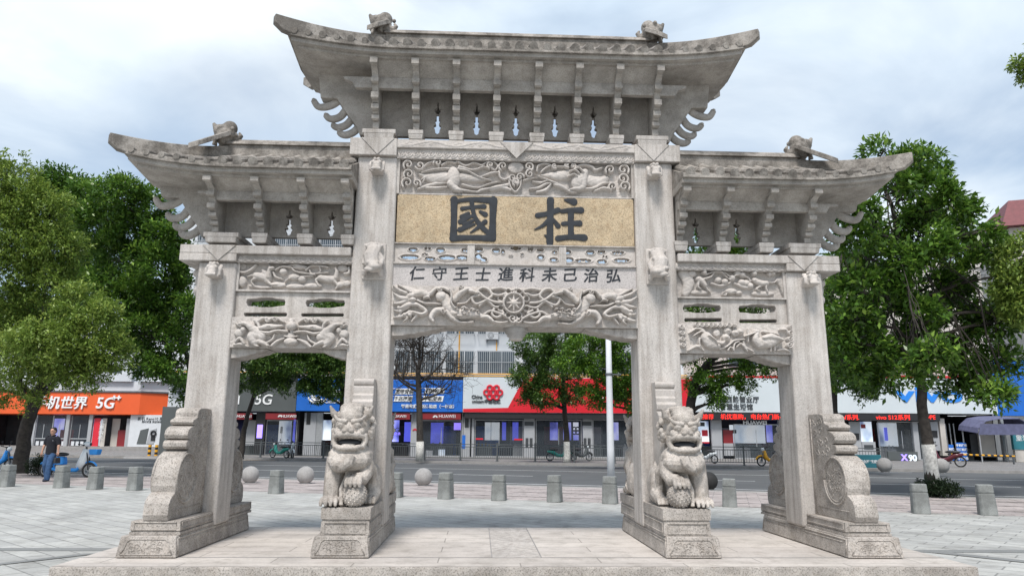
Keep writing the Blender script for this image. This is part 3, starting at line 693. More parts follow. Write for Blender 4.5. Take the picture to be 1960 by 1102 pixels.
# ---- side bays
def side_bay(sg):
    S4 = 4.793 if sg < 0 else 4.791
    ox = 420 if sg < 0 else 1280
    xa, xb = (-4.035, -2.385) if sg < 0 else (2.385, 4.035)
    x_out = 4.84
    lo, hi = sorted((sg*2.36, sg*4.04))
    wave_band(lo, hi, 3.865, 3.972, -.15)
    bk = MB().box(lo, hi, -.03, .28, 3.455, 3.863).build('back_slab', 'beam', gate)
    MB().box(lo, hi, -.12, -.032, 3.445, 3.47).box(lo, lo+.035, -.115, -.032, 3.47, 3.863).box(hi-.035, hi, -.115, -.032, 3.47, 3.863).build('panel_frame', 'beam', gate)
    c1 = cv(ox, 470, S4, -.06); R = Relief(lo+.035, hi-.035, 3.47, 3.862, -.033, c1, S4*128, step=.0065)
    S, B = R.stroke, R.blob
    if sg < 0:
        # left: deer among branches
        S([(400, 230), (430, 270), (440, 320)], [10, 40, 36], .06); S([(340, 280), (400, 290), (450, 310)], [40, 44, 36], .065); S([(455, 290), (462, 240), (470, 210)], [34, 24, 20], .075); B((485, 215), 32, 18, .085, .3); S([(465, 195), (465, 170)], [8, 4], .07)
        S([(340, 300), (300, 330), (320, 370)], [24, 12, 9], .06); S([(450, 330), (480, 360), (530, 360)], [22, 14, 10], .065); S([(330, 270), (290, 280), (260, 290)], [16, 12, 8], .05)
        S([(180, 240), (240, 250), (300, 220), (340, 180)], [10, 16, 18, 12], .06); B((210, 330), 40, 50, .05); B((185, 190), 60, 40, .025)
        S([(500, 250), (520, 290), (580, 310)], [12, 12, 8], .06); B((590, 240), 36, 32, .065); S([(520, 230), (580, 200), (660, 205), (700, 240), (800, 260), (880, 270)], 10, .07); S([(640, 190), (720, 180), (790, 215)], [10, 9, 12], .06)
        B((740, 200), 70, 24, .06); S([(800, 230), (850, 190), (930, 190), (1000, 200)], [12, 10, 12], .06); S([(830, 230), (850, 260), (900, 260), (1000, 250)], [10, 9, 8], .06); S([(920, 195), (930, 240), (900, 260)], 9, .06)
        B((690, 290), 55, 30, .06); B((760, 310), 36, 32, .065); S([(610, 330), (660, 300), (760, 290), (860, 280)], [9, 9, 8], .06)
        S([(930, 300), (1000, 310), (1060, 310)], [36, 40, 36], .065); S([(1070, 300), (1080, 250), (1070, 215)], [32, 22, 14], .07); S([(930, 300), (890, 320), (920, 380)], [26, 16, 9], .06); S([(1060, 330), (1090, 370), (1070, 400)], [22, 14, 9], .06)
        B((1130, 210), 50, 36, .05); S([(1150, 260), (1190, 250), (1190, 200)], [16, 20, 10], .05); B((1110, 360), 36, 30, .055); B((540, 360), 70, 28, .05); B((700, 375), 90, 24, .045); B((860, 370), 80, 26, .05); S([(280, 370), (400, 385), (480, 380)], [12, 16, 10], .04); B((1170, 350), 40, 30, .05)
    else:
        # right: monkeys picking peaches
        S([(130, 250), (180, 340), (150, 440)], [60, 66, 40], .045); S([(270, 310), (300, 330), (330, 370)], [34, 36, 24], .07); B((320, 250), 26, 24, .085); S([(270, 330), (265, 380), (290, 400)], [20, 14, 8], .06); S([(320, 350), (345, 400), (370, 430)], [18, 13, 9], .06); S([(320, 310), (380, 290), (410, 250)], [16, 12, 9], .065)
        S([(330, 270), (420, 245), (500, 255), (560, 290), (640, 270), (720, 300)], 9, .07); S([(480, 250), (520, 290), (560, 320)], 9, .06)
        for c in ((450, 320), (510, 335), (575, 300), (625, 255), (665, 340), (705, 345), (740, 370), (670, 270)): B(c, 32, 30, .07)
        S([(390, 350), (480, 370), (560, 340)], [14, 18, 10], .05); S([(600, 350), (680, 380), (760, 390)], [12, 20, 10], .05)
        B((570, 420), 58, 28, .06); B((640, 435), 32, 20, .06); R.spiral((505, 440), 22, 8, .05)
        S([(780, 320), (830, 345), (890, 350)], [30, 36, 30], .07); B((775, 260), 28, 26, .085); S([(890, 350), (885, 390), (900, 430)], [22, 14, 9], .06); S([(840, 370), (800, 400), (830, 420)], [18, 12, 8], .055); S([(740, 330), (720, 300), (690, 290)], [14, 10, 8], .065)
        B((920, 260), 24, 26, .06); B((955, 255), 22, 24, .06); S([(900, 340), (960, 340), (990, 310)], 8, .05); S([(1000, 320), (1050, 340), (1070, 430)], [30, 66, 40], .045); B((290, 430), 100, 24, .035); B((860, 440), 110, 26, .035); B((210, 260), 44, 34, .06)
    R.H *= 1.35; R.rough(.003, 50); R.build('carved_panel', 'carve', bk)
    # plain slab with four openings
    def slot(u0, u1, v0, v1, cloud=True):
        c2 = cv(ox, 470, S4, -.08); q = []
        if cloud:
            w = u1-u0
            pts = [(u0+12, v1-6), (u0, (v0+v1)/2), (u0+10, v0+14), (u0+w*.25, v0+8), (u0+w*.36, v0), (u0+w*.66, v0), (u0+w*.75, v0+10), (u1-10, v0+16), (u1, (v0+v1)/2), (u1-8, v1-12), (u1-w*.2, v1-4), (u1-w*.35, v1+4), (u0+w*.35, v1+4), (u0+w*.2, v1-4)]
        else: pts = [(u0+8, v1), (u0, (v0+v1)/2), (u0+8, v0), (u1-8, v0), (u1, (v0+v1)/2), (u1-8, v1)]
        return [c2(p) for p in pts]
    hol = [slot(245, 605, 476, 560), slot(790, 1152, 486, 566), slot(222, 620, 614, 648, False), slot(748, 1142, 620, 650, False)] if sg < 0 else [slot(130, 480, 532, 612), slot(640, 985, 538, 618), slot(142, 490, 664, 698, False), slot(646, 995, 676, 708, False)]
    MB().plate([(lo, 3.05), (hi, 3.05), (hi, 3.443), (lo, 3.443)], hol, -.08, .16).build('slotted_panel', 'beam', gate, bevel=.006)
    MB().box(lo, hi, -.16, .38, 2.62, 3.062).build('carved_beam', 'beam', gate, bevel=.012)
    c3 = cv(ox, 470, S4, -.20); R = Relief(lo+.005, hi-.005, 2.628, 3.055, -.162, c3, S4*130, step=.0065); S, B = R.stroke, R.blob
    if sg < 0:
        B((665, 738), 44, 42, .11); S([(660, 690), (665, 800), (655, 830)], [30, 20, 50], .06); B((655, 882), 60, 36, .09); S([(600, 830), (660, 840), (720, 830)], [10, 14, 10], .07)
        for mx in (1, -1):
            f = (lambda p: p) if mx > 0 else (lambda p: (1318-p[0], p[1]+8))
            g_ = lambda l: [f(p) for p in l]
            S(g_([(360, 690), (420, 660), (450, 680), (520, 660), (590, 700)]), [20, 26, 22, 22, 8], .07); R.spiral(f((445, 680)), 24, 9, .08); R.spiral(f((515, 675)), 22, 9, .08)
            S(g_([(380, 760), (440, 745), (510, 745), (580, 740)]), [20, 34, 26, 14], .09); S(g_([(390, 790), (450, 800), (540, 780), (630, 790)]), [14, 18, 16, 10], .08); B(f((460, 742)), 22, 14, .11)
            S(g_([(330, 820), (300, 840), (330, 890)]), [66, 50, 40], .085); S(g_([(380, 830), (330, 780), (250, 720), (190, 720)]), [56, 48, 26, 16], .085); S(g_([(160, 720), (200, 740), (180, 700)]), 14, .07)
            S(g_([(370, 880), (420, 900), (450, 920)]), [30, 22, 14], .085); S(g_([(300, 870), (330, 910), (360, 925)]), [26, 18, 12], .08); S(g_([(480, 920), (530, 880), (600, 850)]), [16, 22, 10], .06); S(g_([(440, 890), (490, 860), (510, 810)]), [14, 14, 8], .06)
            B(f((180, 800)), 44, 40, .06); S(g_([(150, 880), (190, 850), (230, 900)]), [14, 20, 14], .06); B(f((220, 770)), 26, 30, .07); S(g_([(130, 910), (200, 900), (260, 925)]), [10, 20, 10], .045); S(g_([(330, 690), (360, 720), (370, 770)]), [20, 18, 12], .07)
    else:
        for k in range(9): R.spiral((255+k*42, 722+4*(k % 2)), 24, 10, .075)
        for k in range(4): R.spiral((1120-6*k, 745+k*55), 30, 11, .08)
        for k in range(4): R.spiral((118+4*k, 740+k*55), 24, 9, .06)
        S([(340, 840), (380, 890), (440, 920)], [60, 72, 40], .095); S([(330, 830), (310, 780), (250, 760), (190, 800)], [30, 22, 14, 6], .07); S([(340, 810), (290, 790), (220, 830)], [18, 13, 6], .075); S([(440, 890), (480, 900), (500, 880)], [26, 20, 14], .10); S([(460, 950), (520, 930), (560, 900)], 10, .07); S([(280, 850), (280, 900), (300, 940)], [14, 10, 6], .06)
        S([(350, 830), (410, 870), (430, 910)], [10, 14, 8], .125); B((440, 800), 34, 40, .05)
        for c in ((540, 780), (525, 840), (610, 800), (650, 790)): B(c, 38, 34, .06); B(c, 18, 16, .085)
        S([(560, 900), (600, 870), (690, 860)], [10, 14, 8], .07); S([(590, 960), (600, 900), (640, 880)], [10, 12, 8], .07); S([(620, 930), (660, 900), (720, 970)], [10, 16, 10], .06); S([(680, 880), (700, 930), (770, 970)], [12, 16, 12], .06); S([(540, 960), (560, 930), (590, 950)], 11, .06)
        S([(725, 760), (725, 880)], 11, .06); S([(700, 830), (780, 800)], 9, .09); B((800, 790), 26, 22, .10); S([(800, 810), (790, 860), (830, 900)], [24, 40, 60], .10); S([(830, 890), (910, 880), (1000, 860)], [58, 70, 30], .10); S([(850, 850), (930, 840), (1030, 870)], [20, 40, 16], .12); S([(940, 920), (930, 970)], [10, 7], .06); S([(965, 915), (970, 965)], [10, 7], .06); S([(870, 790), (950, 800), (1010, 820)], [16, 14, 8], .06)
        S([(1020, 770), (1070, 770), (1090, 800)], 13, .06); S([(180, 960), (260, 920), (320, 960)], [10, 20, 10], .05); S([(1000, 960), (1060, 950), (1110, 970)], [10, 16, 10], .05)
    R.H *= 1.25; R.rough(.003, 50); R.build('beast_carving', 'carve', gate)
    queti(sg*4.03, sg*3.52, 2.618, .14); queti(sg*2.38, sg*2.80, 2.618, .14)
    # lintel running out past the column as the cap
    l2, h2 = sorted((sg*2.40, sg*4.84))
    m = MB().box(l2, h2, -.22, .46, 3.975, 4.10)
    l3, h3 = sorted((sg*4.03, sg*4.84)); m.box(l3+.0, h3, -.222, .462, 3.862, 3.974)
    m.build('lintel', 'beam', gate, bevel=.012)
    MB().prism([(sg*4.05, 4.098), (sg*4.52, 4.098), (sg*4.285, 3.87)], -.234, -.2235).build('pointed_flap', 'beam', gate)
side_bay(-1); side_bay(1)
for sg in (-1, 1):
    l2, h2 = sorted((sg*1.80, sg*2.50))
    MB().box(l2, h2, -.225, .465, 5.528, 5.803).build('column_cap', 'beam', gate, bevel=.012)
    MB().prism([(sg*1.84, 5.80), (sg*2.33, 5.80), (sg*2.085, 5.54)], -.237, -.2265).build('pointed_flap', 'beam', gate)

# ---- roofs
def make_roof(label_x0, label_x1, ze, zr, xr0, xr1, hip0, hip1, brx, zb, bays, beam_x, capx):
    """label_x0..x1: eave ends, ze eave height, zr ridge top, xr*: ridge ends, hip*: True where that end is hipped,
    brx: bracket centres, zb: underside height where brackets start, bays: centres of lantern openings"""
    x0, x1 = label_x0, label_x1; ye, yb = -.75, 2*YC+.75; zrb = zr-.25     # ridge base
    def up(x, y):
        d = 0.
        if hip0: d = max(d, (xr0+.35-x)/(xr0+.35-x0))
        if hip1: d = max(d, (x-(xr1-.35))/(x1-(xr1-.35)))
        d = min(max(d, 0), 1); q = abs(y-YC)/(YC-ye)
        return .17*d*d*(.35+.65*q)
    V = []; F = []; nx, ny = 48, 12
    xs_ = np.linspace(x0, x1, nx+1)
    def top(x, y):
        q = 1-abs(y-YC)/(YC-ye)                       # 0 at the eave, 1 at the ridge
        lim = q
        if hip0 and x < xr0: lim = min(lim, (x-x0)/(xr0-x0))
        if hip1 and x > xr1: lim = min(lim, (x1-x)/(x1-xr1))
        return ze+up(x, y)*(1-lim)+(zrb-ze)*(.82*lim+.18*lim*lim)
    ys_ = np.linspace(ye, yb, ny+1)
    for x in xs_:
        for y in ys_: V.append((x, y, top(x, y)))
    for x in xs_:
        for y in ys_: V.append((x, y, ze-.065+up(x, y)))
    k = (nx+1)*(ny+1); I = lambda i, j: i*(ny+1)+j
    for i in range(nx):
        for j in range(ny):
            F += [(I(i, j), I(i+1, j), I(i+1, j+1), I(i, j+1)), (k+I(i, j+1), k+I(i+1, j+1), k+I(i+1, j), k+I(i, j))]
    for i in range(nx):
        F += [(I(i+1, 0), I(i, 0), k+I(i, 0), k+I(i+1, 0)), (I(i, ny), I(i+1, ny), k+I(i+1, ny), k+I(i, ny))]
    for j in range(ny):
        F += [(I(0, j), I(0, j+1), k+I(0, j+1), k+I(0, j)), (I(nx, j+1), I(nx, j), k+I(nx, j), k+I(nx, j+1))]
    # tile rows
    m = MB().add(V, F); n = int((x1-x0)/.205); p = (x1-x0)/n
    for i in range(n):
        x = x0+p*(i+.5); rr = .066*random.uniform(.9, 1.08)*(.72 if (hip0 and x < xr0) or (hip1 and x > xr1) else 1); dzj = random.uniform(-.008, .008)
        for sd in (-1, 1):
            lim = 1.
            if hip0 and x < xr0: lim = min(lim, (x-x0)/(xr0-x0))
            if hip1 and x > xr1: lim = min(lim, (x1-x)/(x1-xr1))
            if lim < .08: lim = .08
            pts = []
            for q in np.linspace(0, lim, 6):
                y = YC+sd*(YC-ye)*(1-q); y += sd*.018*(1-q)
                pts.append((x, y, top(x, YC+sd*(YC-ye)*(1-q))+.012+dzj))
            m.tube(pts, rr, 10, up=(1, 0, 0))
    rf = m.build('roof', 'roof', gate)
    # soffit boards stepped back under the tiles
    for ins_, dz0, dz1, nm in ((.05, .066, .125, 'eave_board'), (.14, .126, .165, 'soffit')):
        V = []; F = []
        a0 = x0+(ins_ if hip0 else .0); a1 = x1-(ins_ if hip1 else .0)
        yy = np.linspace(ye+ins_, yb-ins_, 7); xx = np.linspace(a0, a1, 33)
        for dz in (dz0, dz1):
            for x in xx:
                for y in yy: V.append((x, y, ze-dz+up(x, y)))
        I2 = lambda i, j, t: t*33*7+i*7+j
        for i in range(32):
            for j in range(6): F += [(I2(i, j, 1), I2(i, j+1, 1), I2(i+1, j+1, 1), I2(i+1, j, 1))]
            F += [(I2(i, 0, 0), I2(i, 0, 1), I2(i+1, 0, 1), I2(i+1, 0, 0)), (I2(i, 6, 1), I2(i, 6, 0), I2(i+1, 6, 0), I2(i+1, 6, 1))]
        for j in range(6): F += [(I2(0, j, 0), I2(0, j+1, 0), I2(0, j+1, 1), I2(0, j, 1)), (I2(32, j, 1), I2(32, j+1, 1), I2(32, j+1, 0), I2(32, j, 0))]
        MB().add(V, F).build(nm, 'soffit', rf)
    # ridge with capping
    m = MB(); m.box(xr0-.02, xr1+.02, YC-.085, YC+.085, zrb-.12, zr-.075); m.box(xr0-.05, xr1+.05, YC-.125, YC+.125, zr-.075, zr-.02, top=(0, .03)); m.tube([(xr0-.05, YC, zr-.02), (xr1+.05, YC, zr-.02)], .06, 10)
    rg = m.build('ridge', 'roof', rf, bevel=.008)
    # hip blades sweeping up to the corners
    for on, xr, xe, sg in ((hip0, xr0, x0, -1), (hip1, xr1, x1, 1)):
        if not on: continue
        for sd in (-1, 1):
            V = []; F = []; nn = 14
            for i in range(nn+1):
                t = i/nn
                x = xr+(xe+sg*.17-xr)*t; y = YC+sd*((YC-ye)+.09)*t
                lx = min(max(x, x0), x1); ly = min(max(y, ye), yb)
                base = top(lx, ly)-.03
                
                z0 = base-.02; zt = (zr-.07)*(1-t)+(ze+.345)*t-.30*t*(1-t)*(1-.25*t)
                if t > .84: z0 = max(z0, ze+.10+(t-.84)*.30)
                if i == nn: z0 = zt-.13
                nx_, ny_ = -(sd*((YC-ye)+.09)), (xe+sg*.17-xr); ln = math.hypot(nx_, ny_); nx_, ny_ = nx_/ln*.055, ny_/ln*.055
                V += [(x-nx_, y-ny_, z0), (x+nx_, y+ny_, z0), (x+nx_, y+ny_, zt), (x-nx_, y-ny_, zt)]
            for i in range(nn):
                a = i*4
                for q in range(4): F.append((a+q, a+(q+1) % 4, a+4+(q+1) % 4, a+4+q))
            F += [(3, 2, 1, 0), (nn*4, nn*4+1, nn*4+2, nn*4+3)]
            MB().add(V, F).build('hip_ridge', 'roof', rf, bevel=.012)
            # sloping slab below the ridge beast
            q0 = Vector((xr+sg*.05, YC+sd*.12, zr+.04)); q1 = Vector((xr+sg*.34, YC+sd*.60, zr-.34)) if len(brx) < 6 else Vector((xr+sg*.20, YC+sd*.36, zr-.16))
            m = MB(); d = (q1-q0); side = Vector((0, 0, 1)).cross(d).normalized()*.11
            for (aa, bb) in ((.0, .085),):
                vs = [q0-side, q0+side, q1+side, q1-side]; m.add([v+Vector((0, 0, aa)) for v in vs]+[v+Vector((0, 0, bb)) for v in vs], [(3, 2, 1, 0), (4, 5, 6, 7), (0, 1, 5, 4), (1, 2, 6, 5), (2, 3, 7, 6), (3, 0, 4, 7)])
            m.build('sloping_rib', 'roof', rf, bevel=.01)
        # dragon-fish head biting the ridge end
        m = MB(); z0 = zr-.08; X = lambda u: xr+sg*u
        m.ell((X(.0), YC, z0+.16), (.17, .13, .17)); m.ell((X(.10), YC, z0+.22), (.12, .11, .09)); m.ell((X(-.05), YC, z0+.26), (.13, .10, .10))
        m.tube([(X(.10), YC, z0+.24), (X(.20), YC, z0+.27), (X(.235), YC, z0+.33)], [.075, .05, .022], 8)
        m.tube([(X(.08), YC, z0+.12), (X(.19), YC, z0+.11), (X(.22), YC, z0+.14)], [.07, .05, .03], 8)
        m.tube([(X(-.12), YC, z0+.12), (X(-.20), YC, z0+.10), (X(-.25), YC, z0+.16), (X(-.21), YC, z0+.20)], [.06, .05, .04, .02], 8)
        m.tube([(X(-.06), YC, z0+.30), (X(-.12), YC, z0+.33)], [.06, .03], 8)
        for s2 in (-1, 1):
            m.ell((X(.10), YC+s2*.085, z0+.235), .035); m.tube([(X(.02), YC+s2*.10, z0+.02), (X(.0), YC+s2*.12, z0+.10), (X(-.10), YC+s2*.11, z0+.17)], [.05, .035, .02], 8); m.tube([(X(.14), YC+s2*.09, z0-.02), (X(.12), YC+s2*.11, z0+.08)], [.045, .03], 8)
            for q in range(5): m.ell((X(-.13+.05*q), YC+s2*(.12-.01*q), z0+.13+.03*q), .028)
        m.xf(lambda p: (xr+sg*.10+(p[0]-xr)*.90, YC+(p[1]-YC)*1.1, z0+.0+(p[2]-z0)*1.16))
        for q in range(9): m.ell((X(.05+.03*q-.12), YC+random.uniform(-.16, .16), z0+random.uniform(.05, .36)), .035)
        put('ridge_beast', sculpt(m, 'ridge_beast', .012, 1, .3), 'roof', rf)
    # brackets: five rounded arms stepping outward, front and back
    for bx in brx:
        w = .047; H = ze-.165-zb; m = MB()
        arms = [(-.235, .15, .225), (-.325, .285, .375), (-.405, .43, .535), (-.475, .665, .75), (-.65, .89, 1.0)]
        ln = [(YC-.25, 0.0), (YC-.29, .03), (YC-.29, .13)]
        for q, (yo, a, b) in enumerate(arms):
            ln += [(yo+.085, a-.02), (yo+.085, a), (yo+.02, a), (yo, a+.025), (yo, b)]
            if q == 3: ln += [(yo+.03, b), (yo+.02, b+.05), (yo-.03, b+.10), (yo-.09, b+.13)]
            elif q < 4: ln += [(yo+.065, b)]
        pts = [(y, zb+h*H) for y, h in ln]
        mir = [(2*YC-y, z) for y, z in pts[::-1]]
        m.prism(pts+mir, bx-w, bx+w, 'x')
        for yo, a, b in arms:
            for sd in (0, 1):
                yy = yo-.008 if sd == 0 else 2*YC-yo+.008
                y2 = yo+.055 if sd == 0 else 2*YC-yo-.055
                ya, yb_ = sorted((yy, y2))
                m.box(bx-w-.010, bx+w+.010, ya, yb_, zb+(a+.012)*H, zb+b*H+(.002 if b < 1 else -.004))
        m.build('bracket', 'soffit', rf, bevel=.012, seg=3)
    # small base blocks under the brackets, big ones over the columns
    for bx in brx:
        big = any(abs(bx-c) < .12 for c in capx)
        m = MB(); hw = .25 if big else .115; cxb = min(capx, key=lambda c: abs(c-bx)) if big else bx
        if abs(bx) > 2.3 and abs(bx) < 2.52 and not big: hw = .10
        zb0 = zb-.145 if not big else zb-.148
        m.box(cxb-hw*.86, cxb+hw*.86, -.205, 2*YC+.205, zb0, zb0+.08, top=(-.012, -.012)); m.box(cxb-hw, cxb+hw, -.22, 2*YC+.22, zb0+.08, zb)
        m.build('bearing_block', 'beam', rf, bevel=.008)
    # tie beams front and back, with stepped ends
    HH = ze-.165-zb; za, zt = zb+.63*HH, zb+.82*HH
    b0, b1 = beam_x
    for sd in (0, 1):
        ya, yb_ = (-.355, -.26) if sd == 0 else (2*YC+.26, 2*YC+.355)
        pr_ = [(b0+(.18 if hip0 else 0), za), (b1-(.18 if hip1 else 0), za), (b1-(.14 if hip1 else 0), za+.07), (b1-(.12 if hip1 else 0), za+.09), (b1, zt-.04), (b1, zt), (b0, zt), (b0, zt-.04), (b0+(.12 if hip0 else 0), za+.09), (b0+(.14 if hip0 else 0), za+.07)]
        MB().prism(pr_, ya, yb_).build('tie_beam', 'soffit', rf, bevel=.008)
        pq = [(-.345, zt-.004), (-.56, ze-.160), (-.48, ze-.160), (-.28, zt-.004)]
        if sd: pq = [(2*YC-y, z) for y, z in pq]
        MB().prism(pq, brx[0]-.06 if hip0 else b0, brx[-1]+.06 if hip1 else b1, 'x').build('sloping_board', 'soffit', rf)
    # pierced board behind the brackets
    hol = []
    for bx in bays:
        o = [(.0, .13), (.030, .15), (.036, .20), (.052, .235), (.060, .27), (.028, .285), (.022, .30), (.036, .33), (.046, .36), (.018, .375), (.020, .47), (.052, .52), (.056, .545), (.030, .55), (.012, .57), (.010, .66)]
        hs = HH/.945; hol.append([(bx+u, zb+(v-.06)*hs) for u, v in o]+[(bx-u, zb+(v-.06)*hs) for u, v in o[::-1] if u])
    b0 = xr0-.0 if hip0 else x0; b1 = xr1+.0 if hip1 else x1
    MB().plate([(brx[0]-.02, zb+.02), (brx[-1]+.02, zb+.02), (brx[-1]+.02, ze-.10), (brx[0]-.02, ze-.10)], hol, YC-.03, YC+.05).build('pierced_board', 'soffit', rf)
    # wing boards with upturned hooks at the hipped ends
    for on, sg, bx in ((hip0, -1, brx[0]), (hip1, 1, brx[-1])):
        if not on: continue
        X = lambda u: bx+sg*u
        m = MB(); zt_ = ze-.12
        m.prism([(X(.0), zb+.0), (X(.27), zb+.0), (X(.335), zb+.155), (X(.44), zb+.29), (X(.545), zb+.44), (X(.645), zb+.59), (X(.90), zb+.60), (X(.95), zt_+.03), (X(.0), zt_)], YC-.10, YC+.10)
        m.build('wing_board', 'soffit', rf, bevel=.006)
        for (u, v, lu, lv, tu, tv) in ((.31, .16, .48, .035, .61, .085), (.42, .295, .59, .155, .71, .20), (.52, .445, .68, .295, .83, .36), (.62, .62, .84, .49, 1.03, .60)):
            m = MB()
            pts = catmull([(X(u), YC, zb+v), (X(u*.55+lu*.45), YC, zb+lv+.045), (X(lu), YC, zb+lv), (X(lu*.4+tu*.6), YC, zb+lv+.005), (X(tu), YC, zb+tv)], 5)
            k_ = len(pts); m.tube(pts, [.05]*(k_//2)+list(np.linspace(.05, .034, k_-k_//2)), 10, flat=(1.3, .85), up=(0, 1, 0))
            m.ell((X(tu-.005), YC, zb+tv-.004), (.034, .05, .034), 8, 6)
            m.build('upturned_hook', 'soffit', rf, smooth=True)
    return rf
BX = (-2.14, -1.53, -.92, -.31, .31, .92, 1.53, 2.14)
make_roof(-3.40, 3.42, 7.06, 7.76, -2.06, 2.10, True, True, BX, 5.95, (-1.225, -.615, 0, .615, 1.225), (-2.62, 2.60), (-2.08, 2.08))
make_roof(-5.53, -2.36, 5.16, 5.82, -4.36, -2.40, True, False, (-4.39, -3.73, -3.08, -2.46), 4.29, (-3.40, -2.77), (-4.62, -2.40), (-4.28,))
make_roof(2.38, 5.57, 5.16, 5.82, 2.42, 4.42, False, True, (2.46, 3.10, 3.75, 4.40), 4.29, (2.78, 3.42), (2.40, 4.82), (4.33,))

# ---- beasts on the columns
def column_mask(x, z, s=1.):
    m = MB(); y = -.20
    m.box(x-.085*s, x+.085*s, y-.14, y+.08, z-.12, z+.02); m.ell((x, y-.12, z-.03), (.085, .09, .075)); m.ell((x, y-.17, z-.07), (.06, .06, .04))
    m.tube([(x-.07, y-.2, z-.10), (x, y-.22, z-.10), (x+.07, y-.2, z-.10)], .022, 6)
    for q in (-1, 1):
        m.ell((x+q*.05, y-.17, z+.01), .03); m.tube([(x+q*.09, y-.05, z+.06), (x+q*.095, y-.12, z-.02), (x+q*.09, y-.12, z-.1)], .028, 6); m.tube([(x+q*.06, y-.1, z+.06), (x+q*.02, y-.18, z+.07)], .025, 6)
    m.tube([(x-.06, y-.1, z+.075), (x+.06, y-.1, z+.075)], .025, 6)
    put('lion_mask', sculpt(m, 'lion_mask', .010, 1), 'carve', gate)
for px_, py_ in ((723, 318), (1251, 328), (412, 516), (1549, 533)):
    q = P('y', -.24, px_, py_); column_mask(q[0], q[2])
def climbing_beast(x, z, sg):
    m = MB(); y = -.19
    m.box(x-.165, x+.165, y, y+.06, z-.30, z+.24)
    m.tube([(x+sg*.02, y-.02, z+.16), (x-sg*.03, y-.09, z+.02), (x, y-.11, z-.10)], [.10, .12, .11], 10); m.ell((x+sg*.03, y-.15, z-.14), (.12, .11, .09)); m.ell((x+sg*.05, y-.22, z-.16), (.08, .07, .05))
    m.tube([(x-.09, y-.2, z-.19), (x, y-.25, z-.21), (x+.10, y-.2, z-.18)], .03, 6); m.ell((x-.05, y-.22, z-.10), .03); m.ell((x+.08, y-.22, z-.10), .03)
    for q in (-1, 1):
        m.tube([(x+q*.08, y-.06, z+.05), (x+q*.13, y-.07, z-.02), (x+q*.12, y-.1, z-.10)], [.05, .04, .035], 8)
        m.tube([(x+q*.06, y-.02, z+.15), (x+q*.10, y-.05, z+.20), (x+q*.05, y-.07, z+.22)], [.05, .04, .02], 8); m.tube([(x+q*.11, y-.08, z-.18), (x+q*.13, y-.06, z-.26)], [.05, .03], 8)
    m.tube([(x, y-.03, z+.15), (x+sg*.03, y-.08, z+.22), (x-sg*.05, y-.06, z+.23)], [.04, .03, .02], 8)
    for k in range(8): m.ell((x+random.uniform(-.08, .08), y-.10-.03*random.random(), z+random.uniform(-.05, .10)), .03)
    put('climbing_beast', sculpt(m, 'climbing_beast', .011, 1), 'carve', gate)
for px_, py_, sg in ((715, 498, 1), (1259, 508, -1)):
    q = P('y', -.22, px_, py_); climbing_beast(q[0], q[2]+.02, sg)
for sg in (-1, 1):     # beasts in profile on the outer faces
    m = MB(); x = sg*4.60; z = 3.62
    m.ell((x, .1, z), (.10, .13, .13)); m.ell((x+sg*.05, .1, z+.12), (.09, .1, .07)); m.ell((x+sg*.03, .1, z-.14), (.08, .12, .09)); m.tube([(x+sg*.08, .1, z+.13), (x+sg*.14, .1, z+.10)], [.05, .03], 8)
    put('side_beast', sculpt(m, 'side_beast', .012, 1), 'carve', gate)

